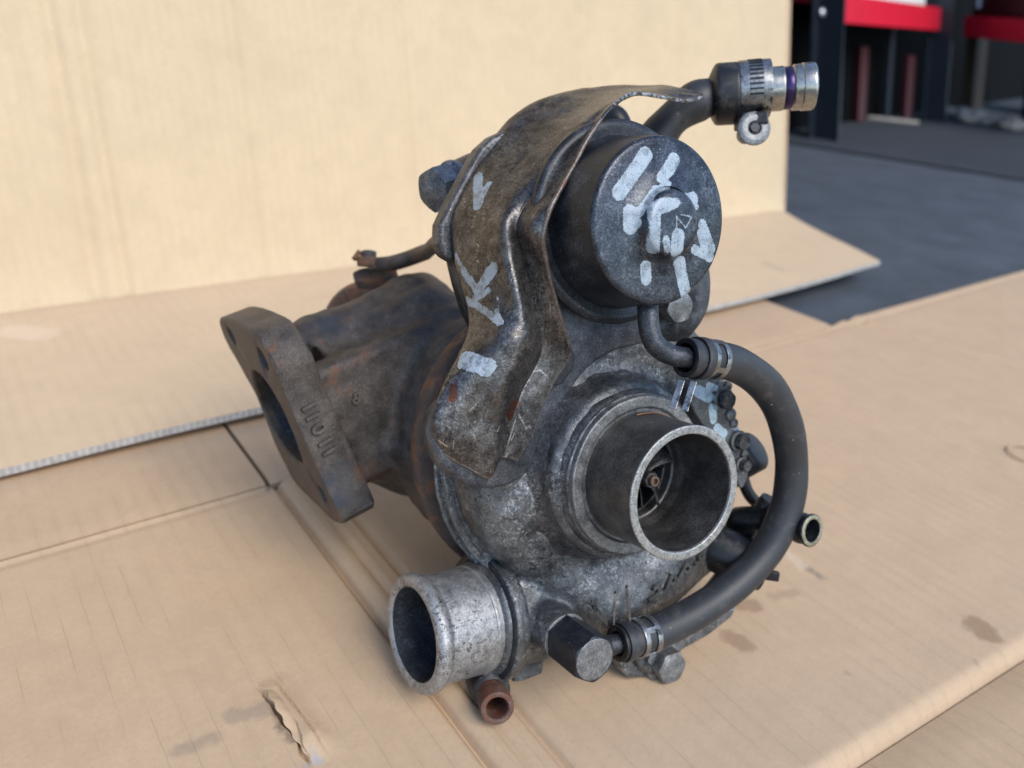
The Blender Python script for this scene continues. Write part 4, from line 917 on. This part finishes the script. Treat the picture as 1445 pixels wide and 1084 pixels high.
# open hose mouths
def mouth(p, d, ro, ri, mat, par): return part('hose_end', lathe(p, d, rprof([(-.02, ro), (.06, ro), (.06, ri), (-1.2, ri*.98), (-1.2, .001)], .04), 36), mat, par)
d0 = nz(hs_[0]-hs_[3]); d1 = nz(hs_[-1]-hs_[-4]); mouth(hs_[0], d0, .77, .56, m_rub2, hose); mouth(hs_[-1], d1, .76, .5, m_rub2, hose)
part('union_spigot', tube([hs_[-8], hs_[-1], hs_[-1]+d1*.9], .42, 20), m_bolt, hx)
def ringband(c, ax, r, wd, mat, par, name='band', n=64, gap=None, th=.05, ref=None):
    return part(name, lathe(c, ax, rprof([(-wd/2, r), (-wd/2, r+th), (wd/2, r+th), (wd/2, r)], .02), n, ref=ref), mat, par, sharp=50)
def springclamp(i, tang_px, a_t, mats, off=.32, w_=.25, turn=1):
    c = hs_[i]; ax = nz(hs_[i+1]-hs_[i-1]); q = part('hose_clamp', lathe(c-ax*off, ax, rprof([(-w_/2, .76), (-w_/2, .82), (w_/2, .82), (w_/2, .76)], .02), 64), mats)
    ringband(c+ax*off, ax, .76, w_, mats, q); u_, v_ = basis(ax)
    for t in np.linspace(0, 2*math.pi, 5)[:-1]+.6:       # bridges that leave the slot open
        rd2 = (u_*math.cos(t)+v_*math.sin(t)); tn = np.cross(ax, rd2); part('bridge', box(c+rd2*.79, ax*off, tn*.12, rd2*.028), mats, q, False)
    for (x0, y0, x1, y1, da) in tang_px:
        p0 = pa(x0, y0, a_t+da); p1 = pa(x1, y1, a_t+da+.1); dd = nz(p1-p0); sd_ = nz(np.cross(dd, A)); nn2 = nz(np.cross(dd, sd_)); L = np.linalg.norm(p1-p0)
        part('tang', box((p0+p1)/2, dd*L/2, nz(sd_+nn2*1.2)*.13, nz(sd_-nn2*.9)*.05), m_zinc, q, False, bv=.02)
    return q
ckl = springclamp(8, [(962, 536, 949, 577, .2), (979, 538, 966, 580, .3)], -1.3, m_zinc)
kk = len(hs_)-13
springclamp(kk, [(866, 880, 868, 836, .0), (889, 875, 884, 828, -.2), (856, 880, 834, 850, -.6)], -2.6, m_zinc)
part('collar_sleeve', lathe(hs_[5], nz(hs_[6]-hs_[4]), rprof([(-.2, .77), (-.2, .84), (.2, .84), (.2, .77)], .03), 48), m_rub, hose)
part('collar_sleeve', lathe(hs_[-6], nz(hs_[-5]-hs_[-7]), rprof([(-.2, .77), (-.2, .83), (.2, .83), (.2, .77)], .03), 48), m_rub, hose)

# ---- right side: backplate bolts, lugs, coolant pipes
def blob(name, pts, r, mat, par, **k):
    return part(name, tube(spline(pts, 6), r, 20), mat, par)
lug_paint = []
def lug(px, py, a, r, h, mat):
    c = pa(px, py, a); return c
rim_pts = [(1000, 535), (1022, 540), (1034, 556), (1036, 578), (1042, 600), (1050, 622), (1055, 648), (1056, 672), (1046, 690), (1035, 660), (1015, 625), (995, 604), (980, 580), (972, 556), (982, 538)]
lugp = part('bolt_lug', prism(spline([pa(x, y, -3.9) for x, y in rim_pts], 3, True), -A*1.6), None, comp, False, bv=.12, seg=3)
tl = bvh(lugp)
lp_s = sk([tl], [(985, 552, 1000, 560, 9), (1005, 575, 1007, 592, 7), (1010, 560, 1008, 580, 5), (1012, 604, 1022, 612, 7), (1022, 612, 1020, 625, 4), (1034, 602, 1042, 606, 4), (1042, 608, 1044, 618, 3), (1000, 545, 1010, 548, 6)], 33)
m_lug = metal('lug_casting', ALU['cols'], sc=150, metallic=.5, rough=(.4, .62), bump=.6, speck=(.5, .5, .48), speckf=.66, paint=lp_s, paintcol=(.50, .66, .76)); lugp.data.materials.append(m_lug)
for (x, y, r_, a_) in ((1019, 563, .42, -3.85), (1041, 622, .36, -3.85), (1045, 655, .26, -3.85)):
    b_ = part('bolt', lathe(pa(x, y, a_), A, rprof([(-.1, r_*1.35), (.12, r_*1.35), (.14, r_)], .03), 30), m_lug, lugp)
    part('bolt_head', hexhead(pa(x, y, a_)+A*.1, A, r_, .36, .4), m_alu_dark, b_)
for (x, y, r_) in ((1030, 585, .28), (1034, 597, .22), (1049, 640, .2), (1012, 548, .25), (1026, 545, .2)):
    part('casting_knob', lathe(pa(x, y, -3.9), A, [(-.1, r_*1.2), (.12, r_), (.2, r_*.5), (.22, .001)], 20), m_lug, lugp)
# rubber stub behind
stb = [kz(1036, 655, 38.6), kz(1050, 644, 38.2), kz(1076, 630, 37.6)]
part('coolant_stub', join(lathe(stb[1], nz(stb[2]-stb[1]), rprof([(-2.2, 1.0), (-.1, 1.0), (.65, .98), (.8, .8), (.8, .001)], .12, 4), 40)), m_rub, core)
blob('oil_feed_pipe', [pa(1042, 640, -5.9), pa(1047, 668, -5.9), pa(1054, 692, -5.7), pa(1066, 708, -5.5), pa(1082, 716, -5.5)], .30, m_dullblack, core)
blob('coolant_pipe', [pa(1086, 704, -4.2), pa(1072, 724, -4.6), pa(1058, 752, -5.0), pa(1040, 786, -5.2), pa(1014, 822, -5.4), pa(990, 850, -5.6), pa(962, 878, -5.8)], .42, m_alu_dark, core)
bh = [kz(960, 742, 39), kz(1005, 770, 38), kz(1050, 792, 37.5), kz(1075, 800, 37.4)]
part('coolant_hose', tube(spline(bh, 6), 1.12, 36), m_rub2, core)
nz0 = kz(1146, 749, 36.0); dn = nz((.52, .06, -.82)); bn_ = nz0-dn*2.6
nzp = part('coolant_nozzle', lathe(nz0, dn, rprof([(-3.2, .62), (-.75, .62), (-.7, .72), (-.45, .72), (-.4, .64), (-.2, .64), (-.15, .76), (0, .76), (.03, .70), (.03, .52), (-1.6, .5), (-1.6, .001)], .04), 48), m_dullblack, core)
part('nozzle_rim', lathe(nz0, dn, [(.02, .72), (.05, .68), (.05, .56), (.02, .53)], 40), metal('brassy_rim', g3((.14, .13, .09), (.3, .28, .2), (.45, .43, .33)), sc=300, metallic=.6), nzp)
part('pipe_link', tube(spline([bn_, bn_+np.array([-1.2, .2, .8]), kz(1060, 752, 39)], 6), .62, 24), m_dullblack, core)
part('small_lug', box(kz(1088, 812, 36.5), (.35, .05, 0), (0, .25, .1), (0, 0, .2)), m_dullblack, core, False, bv=.08)
# lower bracket strip and bolt
part('lower_bracket', prism([pa(x, y, -4.4) for x, y in ((876, 938), (880, 950), (890, 958), (905, 957), (935, 958), (955, 950), (962, 918), (1000, 897), (1032, 872), (1040, 858), (1020, 862), (960, 896), (900, 905), (880, 915))], -A*.7), m_alu, comp, False, bv=.1)
lb0 = pa(935, 933, -4.3); lb = part('bolt', lathe(lb0, A, rprof([(-.2, .98), (.12, .98), (.16, .7)], .05), 40), m_boltface, comp)
part('bolt_head', hexhead(lb0+A*.1, A, .80, .62, .1), m_boltface, lb)
blob('lower_rib', [pa(905, 905, -4.2), pa(902, 925, -4.2), pa(906, 938, -4.2), pa(920, 945, -4.3)], .24, m_alu_dark, comp)

# ---- rusty oil drain stub
dr0 = kz(702, 1000, 32.6); ddn = nz((.12, .26, -.95)); ddn = nz(kz(702, 1000, 32.6)-kz(690, 968, 34.6))
drn = part('oil_drain_pipe', lathe(dr0, ddn, rprof([(-3.6, .66), (-.9, .66), (-.75, .70), (0, .70), (.02, .64), (.02, .50), (-.05, .46), (-2.4, .45), (-2.4, .001)], .06), 48, wob=.03), m_oilrust, core)
part('drain_mount', lathe(dr0, ddn, rprof([(-3.8, .3), (-3.8, .95), (-1.5, .85), (-1.3, .66)], .1), 36), m_alu_dark, core)

# ---- upper hose with worm clamp and steel spigot
UH = [kz(845, 186, 37.5), kz(868, 178, 37.3), kz(905, 182, 37), kz(938, 176, 36.6), kz(962, 154, 36.4), kz(988, 138, 36.4), kz(1012, 133, 36.4), kz(1030, 132, 36.4)]
UH = [P(-10.6, -1.2, 2.4), P(-10.7, -1.3, 4.6), kz(900, 345, 38.2), kz(905, 300, 37.5), kz(908, 250, 37.3), kz(922, 205, 37), kz(945, 172, 36.6), kz(975, 148, 36.4), kz(1000, 137, 36.4), kz(1020, 133, 36.4)]
uh = part('breather_hose', tube(spline(UH, 8), [.86+.08*math.sin(i*.35) for i in range(8*9+1)], 32), m_rub)
blob('hose_hump', [kz(842, 178, 37.6), kz(855, 166, 37.4), kz(869, 170, 37.2), kz(880, 200, 37.2)], .62, m_rub2, uh)
ua = nz((.985, -.02, -.17)); u0 = kz(1024, 133, 36.4)
part('hose_cuff', lathe(u0, ua, rprof([(-.75, .8), (-.60, 1.12), (-.45, 1.36), (.50, 1.36), (.60, 1.17), (1.9, 1.1), (1.95, .9)], .12), 56, wob=.012), m_rub2, uh)
us_ = kz(1086, 126.5, 36.1)
sp = part('steel_spigot', lathe(us_, ua, rprof([(-1.2, .95), (.55, .97), (.60, .90), (.95, .90), (1.0, .99), (1.35, .99), (1.38, 1.03), (1.85, 1.03), (1.95, .96), (1.95, .82), (.2, .8), (.1, .001)], .05), 64), m_steel, uh)
part('purple_band', lathe(us_, ua, [(.60, .915), (.62, .93), (.93, .93), (.95, .915)], 48), flat('heat_blued_steel', (.05, .035, .10), .3, .8), sp)
cl0 = kz(1063, 126.5, 36.2)
wc_ = part('worm_clamp', lathe(cl0, ua, rprof([(-.70, 1.22), (-.70, 1.29), (.70, 1.27), (.70, 1.18)], .03), 64), m_zinc, uh)
u_, v_ = basis(ua)
for k in range(26):
    t = -2.2+k*.17; rdv = nz(np.array([0, -1, 0.])*math.cos(t)+np.cross(ua, np.array([0, -1, 0.]))*math.sin(t)); rdv = nz(rdv-ua*(rdv@ua)); tn = np.cross(ua, rdv)
    part('slot', box(cl0+rdv*1.285, ua*.30, tn*.045, rdv*.018), m_dullblack, wc_, False)
wsd = nz((.05, .05, -1.0)); wsc = kz(1063, 182, 35.4)
part('clamp_saddle', box(wsc+np.array([0, -.45, .35]), ua*.6, (0, .3, 0), wsd*.55), m_dullblack, wc_, False, bv=.1)
part('worm_screw', lathe(wsc, wsd, rprof([(-1.1, .4), (-.1, .5), (0, .74), (.12, .76), (.2, .55), (.2, .30), (.1, .24), (.1, .001)], .05), 40), m_boltface, wc_)
part('screw_tip', hexhead(wsc+wsd*.1, wsd, .22, .16), m_dullblack, wc_)
part('clamp_tail', tube([kz(1046, 166, 35.6), kz(1044, 176, 35.6), kz(1050, 186, 35.7)], .12, 8), m_zinc, wc_)

# ---- raised cast characters
def emboss(ch, px, py, size, rot, host, mat, depth=.05, tree=None, squash=1):
    tr_ = tree or bvh(host); l_, n_ = hit(tr_, px, py)
    if l_ is None: return
    ray_ = Vector((WM@ray(px, py)).tolist()); n_ = n_ if n_.dot(ray_) < 0 else -n_
    cu = bpy.data.curves.new('t', 'FONT'); cu.body = ch; cu.size = size/100; cu.extrude = depth/100; cu.bevel_depth = .0001; cu.align_x = 'CENTER'; cu.align_y = 'CENTER'; cu.offset = .00022
    o = bpy.data.objects.new('t', cu); C.objects.link(o); dg = bpy.context.evaluated_depsgraph_get(); me = bpy.data.meshes.new_from_object(o.evaluated_get(dg))
    bpy.data.objects.remove(o)
    upi = Vector((WM@np.array([math.sin(rot), -math.cos(rot), 0])).tolist()); upv = (upi-n_*upi.dot(n_)).normalized(); xv = upv.cross(n_).normalized()
    Mx = Matrix((xv*squash, upv, n_)).transposed().to_4x4(); Mx.translation = l_-Vector(host['org'])
    me.transform(Mx); me.materials.clear(); me.materials.append(mat); q = bpy.data.objects.new('cast_character', me); C.objects.link(q); q.parent = host; q['org'] = list(host['org'])
m_rimdark = metal('grimy_letters', g3((.03, .028, .026), (.07, .066, .06), (.14, .13, .12)), sc=200, metallic=.4, rough=(.45, .6), bump=.4)
tc_ = bvh(comp)
for ch, x, y, rot in (('2', 922, 838, .5), ('P', 944, 823, .55), ('P', 964, 806, .62), ('9', 984, 788, .7)):
    emboss(ch, x, y, 1.0, rot, comp, m_rimdark, .16, tc_)
tf = bvh(fg)
for ch, x, y in (('I', 434, 574), ('I', 440, 588), ('0', 448, 605), ('I', 457, 624), ('I', 463, 637)):
    emboss(ch, x, y, .95, math.pi/2-.45, fg, m_iron, .24, tf)
emboss('8', 502, 563, .75, .25, turb, m_iron, .17)
clean(fc); clean(scb); clean(T)
for o in bpy.data.objects:
    if 'org' in o: del o['org']
